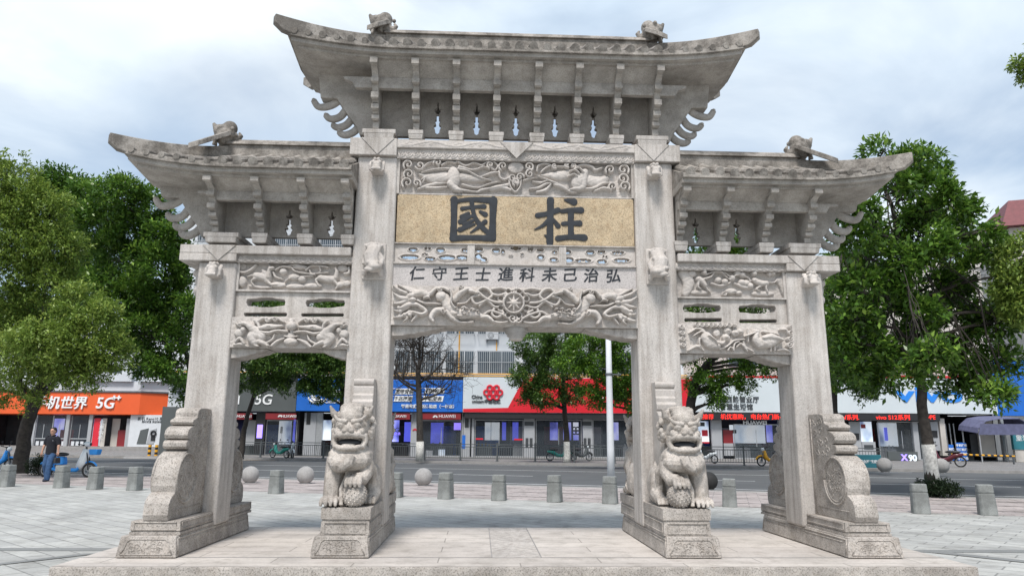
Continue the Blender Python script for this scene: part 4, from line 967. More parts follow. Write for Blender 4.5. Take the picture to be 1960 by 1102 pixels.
# ---- lions
def lion_mb():
    m = MB(); E, T = m.ell, m.tube
    E((0, .62, .28), (.26, .30, .29)); T([(0, .66, .30), (0, .42, .55), (0, .25, .66)], [.26, .25, .24], 12)
    E((0, .16, .60), (.30, .22, .175)); E((0, .09, .54), (.29, .22, .145)); E((-.09, .05, .50), (.15, .21, .11)); T([(.05, -.10, .60), (.03, -.13, .52), (-.06, -.15, .45), (-.10, -.13, .41)], [.07, .07, .045, .012], 8)
    T([(-.18, .20, .55), (-.20, .12, .32), (-.205, .09, .10)], [.14, .12, .115], 12); E((-.205, .05, .065), (.115, .13, .07))
    for k in range(4): T([(-.285+.054*k, .02, .10), (-.295+.060*k, -.07, .085), (-.297+.062*k, -.115, .055), (-.297+.062*k, -.125, .015)], [.027, .029, .027, .018], 8)
    T([(.17, .22, .56), (.23, .12, .40), (.20, .03, .33), (.12, -.04, .33)], [.12, .10, .085, .07], 12)
    for k in range(4): T([(.02+.054*k, .0, .36), (.015+.058*k, -.09, .335), (.013+.059*k, -.145, .27), (.013+.059*k, -.145, .235)], [.027, .029, .027, .018], 8)
    E((.10, -.0, .145), (.15, .15, .145)); T([(-.05, -.06, .02), (-.07, .0, .20), (-.01, .05, .38), (.10, .07, .42)], [.03, .03, .03, .03], 8);
    for s in (-1, 1):
        E((s*.25, .62, .24), (.12, .27, .25)); T([(s*.27, .5, .14), (s*.27, .30, .06)], [.11, .08], 10)
        for k in range(3): T([(s*.27+.05*(k-1), .30, .09), (s*.27+.055*(k-1), .19, .07), (s*.27+.055*(k-1), .175, .02)], [.03, .034, .024], 8)
        T([(s*.26, .45, .18), (s*.28, .33, .42), (s*.24, .25, .52)], [.05, .06, .05], 8)
    E((0, .20, .94), (.25, .22, .25)); E((0, .155, .79), (.235, .15, .13)); E((0, .05, 1.07), (.17, .14, .115)); E((0, .08, 1.14), (.17, .12, .075)); E((0, -.015, .92), (.17, .085, .075))
    for s in (-1, 1):
        T([(s*.03, -.075, 1.005), (s*.10, -.085, 1.015), (s*.17, -.05, 1.035), (s*.22, .0, 1.085)], [.022, .026, .024, .018], 8)
        E((s*.105, -.06, .968), (.055, .045, .036)); T([(s*.05, -.075, .955), (s*.105, -.092, .938), (s*.165, -.055, .96)], .012, 6)
        E((s*.045, -.125, .895), (.04, .035, .028)); E((s*.15, .0, .89), (.07, .08, .055)); T([(s*.20, .02, .86), (s*.215, .03, .77), (s*.18, .0, .70)], [.05, .045, .04], 8)
        T([(s*.19, .12, 1.06), (s*.255, .08, 1.11), (s*.30, .05, 1.20)], [.055, .046, .014], 8)
    E((0, -.115, .915), (.055, .045, .042)); T([(0, -.06, .93), (0, -.02, 1.0)], [.05, .04], 8)
    T([(-.205, .0, .825), (-.13, -.085, .848), (0, -.125, .856), (.13, -.085, .848), (.205, .0, .825)], [.028, .034, .036, .034, .028], 8)
    T([(-.185, .0, .715), (-.11, -.08, .695), (0, -.10, .69), (.11, -.08, .695), (.185, .0, .715)], [.028, .032, .034, .032, .028], 8)
    E((0, -.03, .728), (.10, .06, .020)); E((0, .05, .66), (.19, .13, .05))
    for k in range(-5, 6): E((k*.026, -.092+abs(k)*.010, .817), (.0115, .012, .020), 8, 6)
    for k in range(58):     # curls of the mane
        a = random.uniform(-.5, 3.64); rad = random.uniform(.25, .275)
        E((rad*math.cos(a)*1.06, .2+random.uniform(-.04, .17), .94+rad*math.sin(a)*.98), random.uniform(.034, .046), 10, 7)
    for k in range(22):
        t = random.uniform(-1, 1); E((t*.27, .30+random.uniform(0, .16), .60+random.random()*.40), .045, 10, 7)
    for x in (-.12, -.06, 0, .06, .12): E((x, .07, 1.19-.25*x*x*4), .042, 10, 7); E((x, .17, 1.205-.2*x*x*4), .042, 10, 7)
    for k in range(7): a = k*.9; T([(.23-.03*k*.2, .8, .35), (.12, .90, .5), (.0, .92, .72)], [.06, .08, .04], 8)
    m.xf(lambda p: (p[0]*(.95 if p[2] < .68 else .90), p[1], p[2]*1.02))
    return m
def ball_mb(c, r):
    m = MB(); m.ell(c, r*1.0, 24, 14)
    for i in range(150):
        z = 1-2*(i+.5)/150; a = i*2.39996; q = math.sqrt(1-z*z)
        m.ell((c[0]+r*q*math.cos(a), c[1]+r*q*math.sin(a), c[2]+r*z), r*.075, 6, 5)
    return m
lm = sculpt(lion_mb(), 'lion_body', .0075, 1, .25)
lm.materials.append(M['lion'])
def mirrored(me, name):
    c = me.copy(); c.name = name; n = len(c.vertices); a = np.empty(n*3, np.float32); c.vertices.foreach_get('co', a); a[0::3] *= -1
    c.vertices.foreach_set('co', a); c.flip_normals(); c.update(); return c
lmr = mirrored(lm, 'lion_body_mirrored')
bl = ball_mb((.10, -.0, .145), .150).mesh('ball'); blr = mirrored(bl, 'ball_mirrored')
for x, back, lab in ((-2.12, 0, 'stone guardian lion facing front on the pedestal left of the middle opening'), (2.13, 0, 'stone guardian lion facing front on the pedestal right of the middle opening'),
                     (-2.11, 1, 'stone lion half hidden behind the inner left column, facing the street'), (2.11, 1, 'stone lion half hidden behind the inner right column, facing the street')):
    L_ = thing('stone_lion', lab, 'lion statue', (x, -1.16 if not back else 1.38, .5625), math.pi if back else 0, 'guardian lions on the archway pedestals')
    left = (x < 0) != bool(back)
    put('body', lm if left else lmr, 'lion', L_); put('ball', bl if left else blr, 'lion', L_, smooth=True)
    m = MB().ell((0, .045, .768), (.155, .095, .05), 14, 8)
    put('mouth_shade', m.mesh('mouth_shade'), 'dark', L_, smooth=True)  # near-black lump in the open jaws, shade put in as colour
# ================================================================== GROUND, ROAD AND PLAZA
SO = np.array([1.6, 36.]); SA = math.radians(-19); SE = np.array([math.cos(SA), math.sin(SA)]); SN = np.array([-math.sin(SA), math.cos(SA)])
def ST(s, n): q = SO+SE*s+SN*n; return (q[0], q[1])
def strip(name, n0, n1, z0, z1, mat, s0=-160, s1=120):
    a, b, c, d = ST(s0, n0), ST(s1, n0), ST(s1, n1), ST(s0, n1)
    m = MB()
    if z1 is None: m.add([(*a, z0), (*b, z0), (*c, z0), (*d, z0)], [(0, 1, 2, 3)])
    else: m.prism([a, b, c, d], z0, z1, 'z')
    return tag(m.build(name, mat), kind='structure')
def paving(name, c1, c2, joint, sw, sh, rot, jw=.012, off=.5, rough=.75):
    m, t, b, o = _nt(name)
    g = t.nodes.new('ShaderNodeTexCoord'); mp = t.nodes.new('ShaderNodeMapping'); mp.inputs['Rotation'].default_value = (0, 0, rot)
    t.links.new(g.outputs['Object'], mp.inputs[0])
    br = t.nodes.new('ShaderNodeTexBrick'); t.links.new(mp.outputs[0], br.inputs['Vector'])
    br.inputs['Color1'].default_value = c4(c1); br.inputs['Color2'].default_value = c4(c2); br.inputs['Mortar'].default_value = c4(joint)
    br.inputs['Scale'].default_value = 1; br.inputs['Mortar Size'].default_value = jw; br.inputs['Brick Width'].default_value = sw; br.inputs['Row Height'].default_value = sh
    br.inputs['Bias'].default_value = 0; br.offset = off; br.inputs['Mortar Smooth'].default_value = .2
    n = noise_node(t, g.outputs['Object'], .9, 7, .65); r = ramp(t, n.outputs[0], [(.3, (.70, .70, .69)), (.6, (1.05, 1.05, 1.05))])
    n2 = noise_node(t, g.outputs['Object'], 34, 4, .7); r2 = ramp(t, n2.outputs[0], [(.3, (.86, .86, .86)), (.62, (1.05, 1.05, 1.05))])
    n3 = noise_node(t, g.outputs['Object'], 3.4, 6, .7); r3 = ramp(t, n3.outputs[0], [(.34, (.55, .53, .50)), (.50, (1, 1, 1))])
    c = mixc(t, .8, br.outputs['Color'], r.outputs[0], 'MULTIPLY'); c = mixc(t, .8, c, r2.outputs[0], 'MULTIPLY'); c = mixc(t, .5, c, r3.outputs[0], 'MULTIPLY')
    t.links.new(c, b.inputs['Base Color']); b.inputs['Roughness'].default_value = rough; b.inputs['Specular IOR Level'].default_value = .35
    bp = t.nodes.new('ShaderNodeBump'); bp.inputs['Strength'].default_value = .4; bp.inputs['Distance'].default_value = .006
    t.links.new(br.outputs['Fac'], bp.inputs['Height']); bp.invert = True; t.links.new(bp.outputs[0], b.inputs['Normal'])
    return m
M['plaza'] = paving('plaza_paving', (.46, .46, .435), (.375, .375, .36), (.235, .235, .225), .62, .31, math.radians(43))
M['pink'] = paving('pink_paving', (.46, .405, .385), (.35, .31, .30), (.20, .185, .18), .6, .3, -SA)
M['slab'] = paving('platform_slabs', (.54, .495, .45), (.475, .435, .40), (.28, .255, .23), 1.9, .42, 0, .008)
M['farpave'] = paving('far_pavement', (.26, .25, .24), (.21, .205, .20), (.12, .12, .12), .5, .25, -SA)
M['band'] = stone('dark_band_granite', (.21, .215, .21), dark=.7, speck=.4, tint=(.8, .8, .8))
tag(MB().add([(-900, -900, -.19), (900, -900, -.19), (900, 900, -.19), (-900, 900, -.19)], [(0, 1, 2, 3)]).build('ground', 'kerb'), kind='structure')
strip('road', -20.4, -1.0, -.178, None, 'asphalt')
for nm, n, s0, s1 in (('edge', -19.2, -160, 120), ('edge', -8.6, -160, 120), ('edge', -2.2, -160, 22)):
    strip('road_marking', n-.075, n+.075, -.172, None, 'line', s0, s1)
m = MB()
for k in range(-20, 14):
    a, b, c, d = ST(k*9., -13.97), ST(k*9.+5, -13.97), ST(k*9.+5, -13.83), ST(k*9., -13.83); m.add([(*a, -.172), (*b, -.172), (*c, -.172), (*d, -.172)], [(0, 1, 2, 3)])
tag(m.build('dashed_marking', 'line'), kind='structure')
strip('yellow_marking', -1.75, -1.6, -.172, None, 'yellow', -60, -16)
strip('plaza', -90, -20.72, -.188, -.14, 'plaza')
strip('plaza_kerb', -20.72, -20.42, -.188, -.135, 'kerb')
strip('pink_pavement', -26.2, -20.95, -.139, -.1355, 'pink')
strip('far_pavement', -.75, 60, -.188, -.04, 'farpave', -110, 120)
strip('far_kerb', -1.0, -.75, -.188, -.03, 'kerb', -110, 120)
m = MB()
for k in range(-26, 18):          # dark crossing bands in the pink paving
    s = k*1.7; q = [ST(s, -26.15), ST(s+.28, -26.15), ST(s+.28, -21.0), ST(s, -21.0)]
    if k % 2 == 0: m.add([(*p, -.1315) for p in q], [(0, 1, 2, 3)])
for n in (-25.2, -23.6, -22.2):
    q = [ST(-60, n), ST(40, n), ST(40, n+.13), ST(-60, n+.13)]; m.add([(*p, -.1275) for p in q], [(0, 1, 2, 3)])
tag(m.build('paving_bands', 'pink'), kind='structure')
m = MB()
for p in ([(-40, .10), (-5.4, .10), (-5.4, .36), (-40, .36)], [(5.5, .02), (40, .02), (40, .28), (5.5, .28)]):
    m.add([(x, y, -.136) for x, y in p], [(0, 1, 2, 3)])
for p in ([(-9.6, -.6), (-9.2, -.6), (-7.3, .09), (-7.7, .09)], [(-8.0, -3.0), (-7.8, -3.0), (-5.5, -.15), (-5.7, -.15)], [(7.2, -1.5), (7.5, -1.5), (6.2, .0), (5.9, .0)]):
    m.add([(x, y, -.132) for x, y in p], [(0, 1, 2, 3)])
tag(m.build('plaza_bands', 'band'), kind='structure')
pf = tag(MB().box(-5.16, 5.27, -1.93, 1.72, -.138, -.012).build('platform', 'block', bevel=.012), kind='structure')
top = MB().add([(-5.15, -1.92, -.008), (5.26, -1.92, -.008), (5.26, 1.71, -.008), (-5.15, 1.71, -.008)], [(0, 1, 2, 3)]).build('platform_paving', 'slab'); tag(top, kind='structure')
m = MB().box(-.325, -.313, -1.30, 1.60, -.0075, -.002).box(.275, .287, -1.30, 1.60, -.0075, -.002).box(-5.15, 5.26, -1.315, -1.305, -.0075, -.003)
tag(m.build('paving_joint', 'kerb'), kind='structure')
tag(MB().add([(-.31, -1.30, -.004), (.272, -1.30, -.004), (.272, 1.60, -.004), (-.31, 1.60, -.004)], [(0, 1, 2, 3)]).build('centre_slab', 'beam'), kind='structure')

# ================================================================== BOLLARDS, BALLS, POLE
def bollard_body(z0, z1, w0, w1):
    m = MB(); o = []
    for w in (w0, w1):
        c = w*.24; o.append([(-w+c, -w), (w-c, -w), (w, -w+c), (w, w-c), (w-c, w), (-w+c, w), (-w, w-c), (-w, -w+c)])
    vs = [(x, y, z0) for x, y in o[0]]+[(x, y, z1) for x, y in o[1]]
    return m.add(vs, [tuple(range(7, -1, -1)), tuple(range(8, 16))]+[(i, (i+1) % 8, 8+(i+1) % 8, 8+i) for i in range(8)])
BPX = [(12, 931), (117, 933), (181, 936), (257, 938), (528, 944), (757, 951), (853, 954), (955, 957), (1062, 960), (1168, 963), (1397, 969), (1763, 982), (1891, 985)]
BLAB = ['stone bollard cut off by the left edge of the photo', 'stone bollard in front of the walking man', 'stone bollard between the walking man and the front of the blue scooter', 'stone bollard just left of the outer left drum stone', 'stone bollard between two stone balls seen through the left opening',
        'stone bollard half hidden by the inner left column', 'stone bollard right of the third stone ball', 'stone bollard in the middle of the central opening', 'stone bollard left of the white pole', 'stone bollard standing in front of the white pole', 'stone bollard seen through the right opening', 'stone bollard beside the dark shrub of the magnolia', 'rightmost stone bollard, past the magnolia tree']
first = None
for (px_, py_), lab in zip(BPX, BLAB):
    q = P('z', -.14, px_, py_)
    if first is None:
        first = thing('stone_bollard', lab, 'bollard', (q[0], q[1], -.14), SA, 'stone bollards along the plaza edge')
        bollard_body(0, .45, .175, .160).build('post', 'bollard', first, bevel=.012)
        bollard_body(.45, .47, .150, .150).build('groove', 'bollard', first)
        bollard_body(.47, .645, .160, .150).build('cap', 'bollard', first, bevel=.018)
    else:
        b_ = dup(first, (q[0], q[1], -.14), SA+random.uniform(-.10, .10), lab); b_.rotation_euler = (random.uniform(-.02, .02), random.uniform(-.025, .025), b_.rotation_euler[2]); b_.scale = (random.uniform(.96, 1.04), random.uniform(.96, 1.04), random.uniform(.97, 1.03))
BALLS = [(478, 924, .285, 'grey stone ball on the plaza edge, leftmost of the three'), (584, 925, .29, 'grey stone ball left of the inner left lion'), (810, 929, .29, 'grey stone ball in the middle opening near the inner left column')]
fb = None
for px_, py_, r_, lab in BALLS:
    q = P('z', -.14, px_, py_)
    m = MB().ell((0, 0, r_*.93), r_, 32, 20); m.lathe([(r_*.55, 0), (r_*.55, r_*.1)], n=24)
    t_ = thing('stone_ball', lab, 'stone ball', (q[0], q[1], -.14), 0, 'stone balls along the plaza')
    MB().ell((0, 0, r_*.95), r_, 32, 20).build('ball', 'ball', t_, smooth=True); MB().lathe([(r_*.6, 0), (r_*.5, .05)], n=24).build('foot', 'ball', t_)
q = P('z', -.14, 1357, 937)
t_ = thing('stone_ball', 'stone ball coloured near black for shade, partly hidden behind the right front lion', 'stone ball', (q[0], q[1], -.14), 0, 'stone balls along the plaza')
MB().ell((0, 0, .27), .285, 28, 18).build('ball', 'rubber', t_, smooth=True); MB().lathe([(.17, 0), (.14, .05)], n=20).build('foot', 'ball', t_)  # black material on the ball stands in for the shade behind the lion
for px_, py_, lab in ((1694, 903, 'pale stone ball at the end of the street fence'), (1803, 905, 'pale stone ball beside the parked dark red motorbike')):
    q = P('z', -.04, px_, py_)
    t_ = thing('stone_ball', lab, 'stone ball', (q[0], q[1], -.04), 0, 'stone balls along the plaza')
    MB().ell((0, 0, .33), .34, 28, 18).build('ball', 'ball', t_, smooth=True); MB().lathe([(.2, 0), (.16, .05)], n=20).build('foot', 'ball', t_)
q = P('z', -.14, 1170, 928)
pl = thing('street_pole', 'tall white round steel pole behind a stone bollard in the middle opening', 'pole', (q[0], q[1], -.14))
MB().lathe([(.135, 0), (.125, 1.2), (.115, 2.4), (.105, 3.6), (.09, 6.4)], n=20).build('shaft', 'white', pl, smooth=True)
MB().lathe([(.115, 0), (.13, .01), (.13, .07), (.115, .08)], (0, 0, 3.72), 20).box(-.03, .42, -.03, .03, 3.74, 3.78).build('bracket_ring', 'metal', pl)
MB().lathe([(.2, 0), (.2, .02), (.14, .03)], n=20).build('base_plate', 'metal', pl)

# ================================================================== STREET FENCE
def on_fence(px, n=0.):
    d = AF+AR*(px-980)/FOC-AU*(880-551)/FOC
    a = np.array([[d[0], -SE[0]], [d[1], -SE[1]]]); b = SO+SN*n-CAM[:2]
    return np.linalg.solve(a, b)[1]
s0, s1 = on_fence(440), on_fence(1697)
fo = ST(s0, 0)
fn = thing('street_fence', 'long dark grey metal fence along the far pavement in front of the shops', 'fence', (fo[0], fo[1], -.04), SA)
Lf = s1-s0; n = int(Lf/2.45); p = Lf/n
for k in range(n+1):
    m = MB().box(k*p-.05, k*p+.05, -.05, .05, 0, 1.12, top=(.004, .004)); m.box(k*p-.065, k*p+.065, -.065, .065, 1.12, 1.15); m.box(k*p-.10, k*p+.10, -.10, .10, 0, .03); m.build('post', 'fence', fn)
    if k < n:
        m = MB()
        for z in (.16, .86, 1.02): m.box(k*p+.05, k*p+p-.05, -.022, .022, z, z+.045)
        for j in range(1, 17):
            x = k*p+p*j/17; m.box(x-.011, x+.011, -.011, .011, .205, .86)
        m.build('panel', 'fence', fn)

# ================================================================== SHOP ROW
FA = math.radians(-2.41); FE = np.array([math.cos(FA), math.sin(FA)]); FNv = np.array([-math.sin(FA), math.cos(FA)]); F0 = np.array([0., 45.09])
def FP(px, py, off=0.):
    d = AF+AR*(px-980)/FOC-AU*(py-551)/FOC
    t = ((F0+FNv*off-CAM[:2]) @ FNv)/(d[:2] @ FNv); w = CAM+t*d
    return float((w[:2]-F0) @ FE), float(w[2])
def FU(px, off=0.): return FP(px, 800, off)[0]
def shop(label, px0, px1, fas_mat, py0, py1, floor=-.04):
    u0, u1 = FU(px0), FU(px1); uc = (u0+u1)/2; w = F0+FE*uc
    t = thing('phone_shop', label, 'shop', (w[0], w[1], floor), FA)
    t['uc'] = uc
    z1, z0 = FP((px0+px1)/2, py0)[1]-floor, FP((px0+px1)/2, py1)[1]-floor
    a, b = u0-uc+.012, u1-uc-.012
    f = MB().box(a, b, 0, .75, z0, z1).build('fascia', fas_mat, t, bevel=.02)
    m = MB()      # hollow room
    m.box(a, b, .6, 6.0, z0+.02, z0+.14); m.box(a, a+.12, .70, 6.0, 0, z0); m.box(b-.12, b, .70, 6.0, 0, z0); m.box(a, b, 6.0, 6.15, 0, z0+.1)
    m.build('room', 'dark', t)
    w_ = b-a; k_ = max(2, int(w_/2.6))
    for i in range(k_):        # shelf walls with goods, strip lamps under the ceiling
        x_ = a+.3+(w_-.6)*(i+.5)/k_; sh = MB()
        sh.box(x_-.95, x_+.95, 5.55, 5.95, .05, 2.4)
        for r_ in range(4):
            sh.box(x_-.98, x_+.98, 5.40, 5.56, .35+.5*r_, .39+.5*r_)
            xx = x_-.9
            while xx < x_+.8:
                g_ = random.uniform(.08, .2); sh.box(xx, xx+g_, 5.42, 5.54, .391+.5*r_, .391+.5*r_+random.uniform(.12, .34)); xx += g_+random.uniform(.03, .12)
        sh.build('display_shelf', ('greypan', 'blue', 'pill', 'darkred', 'cream')[(i+int(abs(uc))) % 5], t)
        MB().box(x_-.7, x_+.7, 2.2, 2.32, z0-.10, z0-.06).build('strip_lamp', 'screen_w0', t)
        cm = MB().box(x_-.7, x_+.5, 1.5, 2.1, .04, .85)
        for q in range(4): cm.box(x_-.6+.27*q, x_-.45+.27*q, 1.6, 1.8, .851, .851+random.uniform(.08, .3))
        cm.build('counter', ('greypan', 'pill', 'black')[i % 3], t)
    MB().box(a, b, .35, 6.0, -.05, .035).build('floor', 'kerb', t)
    def X(px): return FP(px, 830)[0]-uc
    def Z(px, py): return FP(px, py)[1]-floor
    return t, f, X, Z, z0, z1
def panel(t, X, Z, px0, px1, py0, py1, mat, name, y0=.62, th=.06, bevel=0.):
    xm = (px0+px1)/2
    return MB().box(X(px0), X(px1), y0, y0+th, max(Z(xm, py1), .04), Z(xm, py0)).build(name, mat, t, bevel=bevel)
def glass_front(t, X, Z, px0, px1, pytop, nd=4):
    z1 = Z((px0+px1)/2, pytop); a, b = X(px0), X(px1); k = max(1, int((b-a)/nd)); w = (b-a)/k
    for i in range(k):
        x = a+i*w
        d = MB().box(x+.04, x+w-.04, .70, .715, .08, z1-.05).build('glass_door', 'glass', t)
        m = MB().box(x, x+.05, .68, .74, .04, z1).box(x+w-.05, x+w, .68, .74, .04, z1).box(x+.05, x+w-.05, .68, .74, z1-.06, z1).box(x+.05, x+w-.05, .68, .74, .04, .12)
        m.box(x+w*.5-.02, x+w*.5+.02, .66, .70, .9, 2.2)
        m.build('door_frame', 'steel', d)
def sil(t, X, Z, px, py, w, h, mat, name='poster_print', y=.57):
    """a phone-shaped printed patch on a poster"""
    MB().box(X(px)-w/2, X(px)+w/2, y, y+.01, Z(px, py)-h/2, Z(px, py)+h/2).build(name, mat, t, bevel=min(w, h)*.2)
def flower(t, x, z, r, y, mat):
    m = MB()
    for k in range(8):
        a = math.radians(8+k*23.4); c_, s_ = math.cos(a), math.sin(a)
        m.prism([(x+r*.2*c_, z+r*.2*s_-.3*r), (x+r*(.62*c_-.13*s_), z+r*(.62*s_+.13*c_)-.3*r), (x+r*c_, z+r*s_-.3*r), (x+r*(.62*c_+.13*s_), z+r*(.62*s_-.13*c_)-.3*r)], y-.02-.001*k, y)
    m.build('flower_emblem', mat, t)
def tx(t, X, Z, s, px, py, hpx, mat, y=-.03, **k):
    sz = hpx*.0398*1.05
    return letters(s, sz, X(px), y, Z(px, py), mat, t, ext=k.pop('ext', .025), **k)
# -- grey shop with the 5G sign
t, f, X, Z, z0, z1 = shop('grey fascia phone shop with white 5G sign and red headers, behind the left opening', 438, 565, 'greypan', 728, 787)
tx(t, X, Z, '5G', 500, 764, 26, 'letter_w', bold=.012, shear=.15); tx(t, X, Z, '|', 452, 764, 18, 'letter_w', bold=.02)
for a, b in ((441, 478), (505, 563)):
    panel(t, X, Z, a, b, 790, 802, 'darkred', 'header', .10, .3)
flower(t, X(533), Z(533, 796), .20, .09, 'letter_w'); tx(t, X, Z, 'HUAWEI', 550, 796, 7, 'letter_w', y=.075)
flower(t, X(446), Z(446, 796), .18, .09, 'letter_w'); tx(t, X, Z, 'HUAWEI', 464, 796, 7, 'letter_w', y=.075)
panel(t, X, Z, 484, 502, 789, 868, 'black', 'display_column', .45, .3); sil(t, X, Z, 493, 825, .42, 1.0, 'purple', y=.42)
panel(t, X, Z, 520, 545, 803, 850, 'screen_w', 'backlit_poster', 1.6); sil(t, X, Z, 526, 822, .16, .5, 'black', y=1.55)
panel(t, X, Z, 463, 482, 803, 852, 'pill', 'poster_stand', .9); panel(t, X, Z, 553, 563, 800, 866, 'screen_b', 'light_panel', 1.0)
panel(t, X, Z, 446, 461, 806, 850, 'screen', 'backlit_poster', 3.0); glass_front(t, X, Z, 503, 563, 803)
MB().box(X(505), X(550), 2.0, 2.8, .03, .95).build('counter', 'pill', t)
# -- blue shop
t, f, X, Z, z0, z1 = shop('blue fascia telecom shop with white swirl emblem and slanted white service labels', 565, 885, 'blue', 726, 787)
tx(t, X, Z, '中国移动', 642, 752, 15, 'letter_w', bold=.01); tx(t, X, Z, 'China Mobile', 642, 768, 8.5, 'letter_w', bold=.006)
m = MB(); cxm, czm = X(604), Z(604, 760)
for k, (dr, a0, a1) in enumerate(((.62, 3.3, 6.0), (.42, 3.0, 5.6), (.22, 2.8, 5.4))):
    pts = [(cxm+dr*1.15*math.cos(a), -.03, czm+.12+dr*.9*math.sin(a)) for a in np.linspace(a0, a1, 14)]; m.tube(pts, [.03]+[.075]*12+[.03], 6, flat=(1, 1))
m.tube([(cxm-.62, -.03, czm+.25), (cxm-.2, -.03, czm-.1), (cxm+.2, -.03, czm+.15), (cxm+.65, -.03, czm+.32)], [.03, .08, .07, .02], 6)
m.build('swirl_emblem', 'letter_w', t)
for (a, b, c, d, s) in ((744, 790, 743, 754, '宽带安装'), (801, 850, 742, 753, '网络检测'), (742, 788, 757, 768, '千兆提速'), (797, 848, 757, 768, '手机服务')):
    zc, zt_ = Z(a, d), Z(a, c); x0, x1 = X(a), X(b)
    pp = MB().prism([(x0, zc), (x1-.10, zc), (x1, zt_), (x0+.10, zt_)], -.05, -.001).build('service_label', 'letter_w', t, bevel=.01)
    MB().prism([(x0+.05, zc+.03), (x0+.36, zc+.03), (x0+.44, zt_-.03), (x0+.12, zt_-.03)], -.060, -.051).build('icon_patch', 'blue', pp)
    o_ = letters(s, .36, (x0+x1)/2+.17, -.062, (zc+zt_)/2, 'letter_k', pp, ext=.004, bold=.006, shear=.2, sx=.95)
tx(t, X, Z, '智能家庭生活体验店（一村店）', 817, 777, 7.2, 'letter_w', bold=.006)
for a, b, c in ((640, 682, 1), (744, 783, 0), (806, 881, 1)): panel(t, X, Z, a, b, 790, 802, 'darkred', 'header', .10, .3)
flower(t, X(832), Z(832, 797), .22, .09, 'letter_w'); tx(t, X, Z, 'HUAWEI', 855, 796, 8, 'letter_w', y=.075); tx(t, X, Z, 'HUAWEI', 762, 796, 7, 'letter_w', y=.075)
for a, b in ((577, 600), (784, 800), (883, 885)):
    panel(t, X, Z, a, b, 789, 874, 'pill', 'pillar', .55, .4)
flower(t, X(792), Z(792, 822), .19, .54, 'letter_r'); sil(t, X, Z, 585, 800, .3, .9, 'black', y=.53)
panel(t, X, Z, 600, 612, 789, 872, 'steel', 'pillar', .60, .3)
panel(t, X, Z, 612, 628, 803, 842, 'screen_w', 'backlit_poster', .9); panel(t, X, Z, 744, 760, 803, 845, 'screen', 'backlit_poster', .9); letters('5G', .5, X(753), .88, Z(753, 822), 'letter_k', t, ext=.01); letters('智慧之选', .22, X(752), .88, Z(752, 829), 'purple', t, ext=.01)
panel(t, X, Z, 764, 780, 806, 845, 'screen_b', 'light_panel', 2.6); panel(t, X, Z, 812, 838, 806, 850, 'screen_b', 'light_panel', 4.5); panel(t, X, Z, 866, 880, 808, 822, 'purple', 'neon_sign', 1.2)
glass_front(t, X, Z, 630, 742, 803); glass_front(t, X, Z, 804, 882, 803)
MB().box(X(806), X(862), 2.2, 3.0, .03, 1.0).build('counter', 'greypan', t); MB().box(X(760), X(782), 2.0, 2.5, .03, .95).build('counter', 'pill', t)
panel(t, X, Z, 806, 826, 862, 874, 'white', 'box_stack', .9, .4); panel(t, X, Z, 838, 850, 860, 873, 'screen_w', 'box_stack', .95, .3)
# -- white and red shop
t, f, X, Z, z0, z1 = shop('white and red fascia telecom shop with red knot emblem, seen through the middle opening', 885, 1330, 'whitepan', 723, 790)
zb_, zt_ = z0+.01, z1-.02
MB().prism([(X(972), Z(972, 780)), (X(1003), zt_), (X(1330)-.02, zt_), (X(1330)-.02, zb_), (X(885)+.02, zb_), (X(885)+.02, Z(885, 782))], -.012, -.0005).build('red_facing', 'red', t)
m = MB(); kx, kz = X(943), Z(943, 751); r_ = .195
for (i, j) in ((-1, 1), (1, 1), (-2, 0), (0, 0), (2, 0), (-1, -1), (1, -1)):
    m.ring((kx+i*.255, -.06, kz+j*.33), r_, .075, 'y', 20, 6)
for (i, j) in ((0, 1), (-1, 0), (1, 0), (0, -1)): m.ring((kx+i*.255, -.05, kz+j*.33*.9), .13, .06, 'y', 16, 6)
m.build('knot_emblem', 'letter_r', t)
tx(t, X, Z, 'China', 912, 759, 8.5, 'letter_k', bold=.012); tx(t, X, Z, 'unicom中国联通', 930, 767.5, 7.6, 'letter_k', bold=.010, sx=.98)
tx(t, X, Z, '5G', 1150, 756, 16, 'letter_w', y=-.05, bold=.01)
panel(t, X, Z, 888, 1215, 790.5, 801, 'black', 'header', .08, .4)
for a, b in ((886, 899), (902, 907), (1003, 1024), (1117, 1136), (1216, 1236)): panel(t, X, Z, a, b, 796, 876, 'pill', 'pillar', .55, .3)
for px_ in (1013, 1125): sil(t, X, Z, px_-4, 847, .22, .7, 'letter_k', y=.53); sil(t, X, Z, px_+4, 847, .22, .7, 'letter_k', y=.53); sil(t, X, Z, px_, 810, .7, .3, 'letter_k', y=.53)
sil(t, X, Z, 887, 845, .25, 1.0, 'blue', y=.53); sil(t, X, Z, 892, 806, .3, .9, 'letter_k', y=.53)
for a, b, mt in ((925, 937, 'screen_w'), (938, 955, 'screen_w'), (960, 968, 'screen_b'), (981, 993, 'screen_b'), (1057, 1073, 'screen'), (1084, 1100, 'screen'), (1175, 1196, 'screen'), (1104, 1115, 'screen')):
    panel(t, X, Z, a, b, 806, 842, mt, 'backlit_poster', 3.2)
m = MB()
for (i, j) in ((-.13, .13), (.13, .13), (-.13, -.13), (.13, -.13)): m.ring((X(1109.5)+i, 3.1, Z(1109, 823)+j), .15, .05, 'y', 16, 6)
m.build('knot_print', 'black', t)
panel(t, X, Z, 910, 924, 838, 841, 'letter_r', 'door_sticker', .69, .006); panel(t, X, Z, 984, 1002, 839, 842, 'letter_r', 'door_sticker', .69, .006)
glass_front(t, X, Z, 908, 1002, 802, 3.4); glass_front(t, X, Z, 1026, 1115, 802, 3.4); glass_front(t, X, Z, 1137, 1215, 802, 3.4)
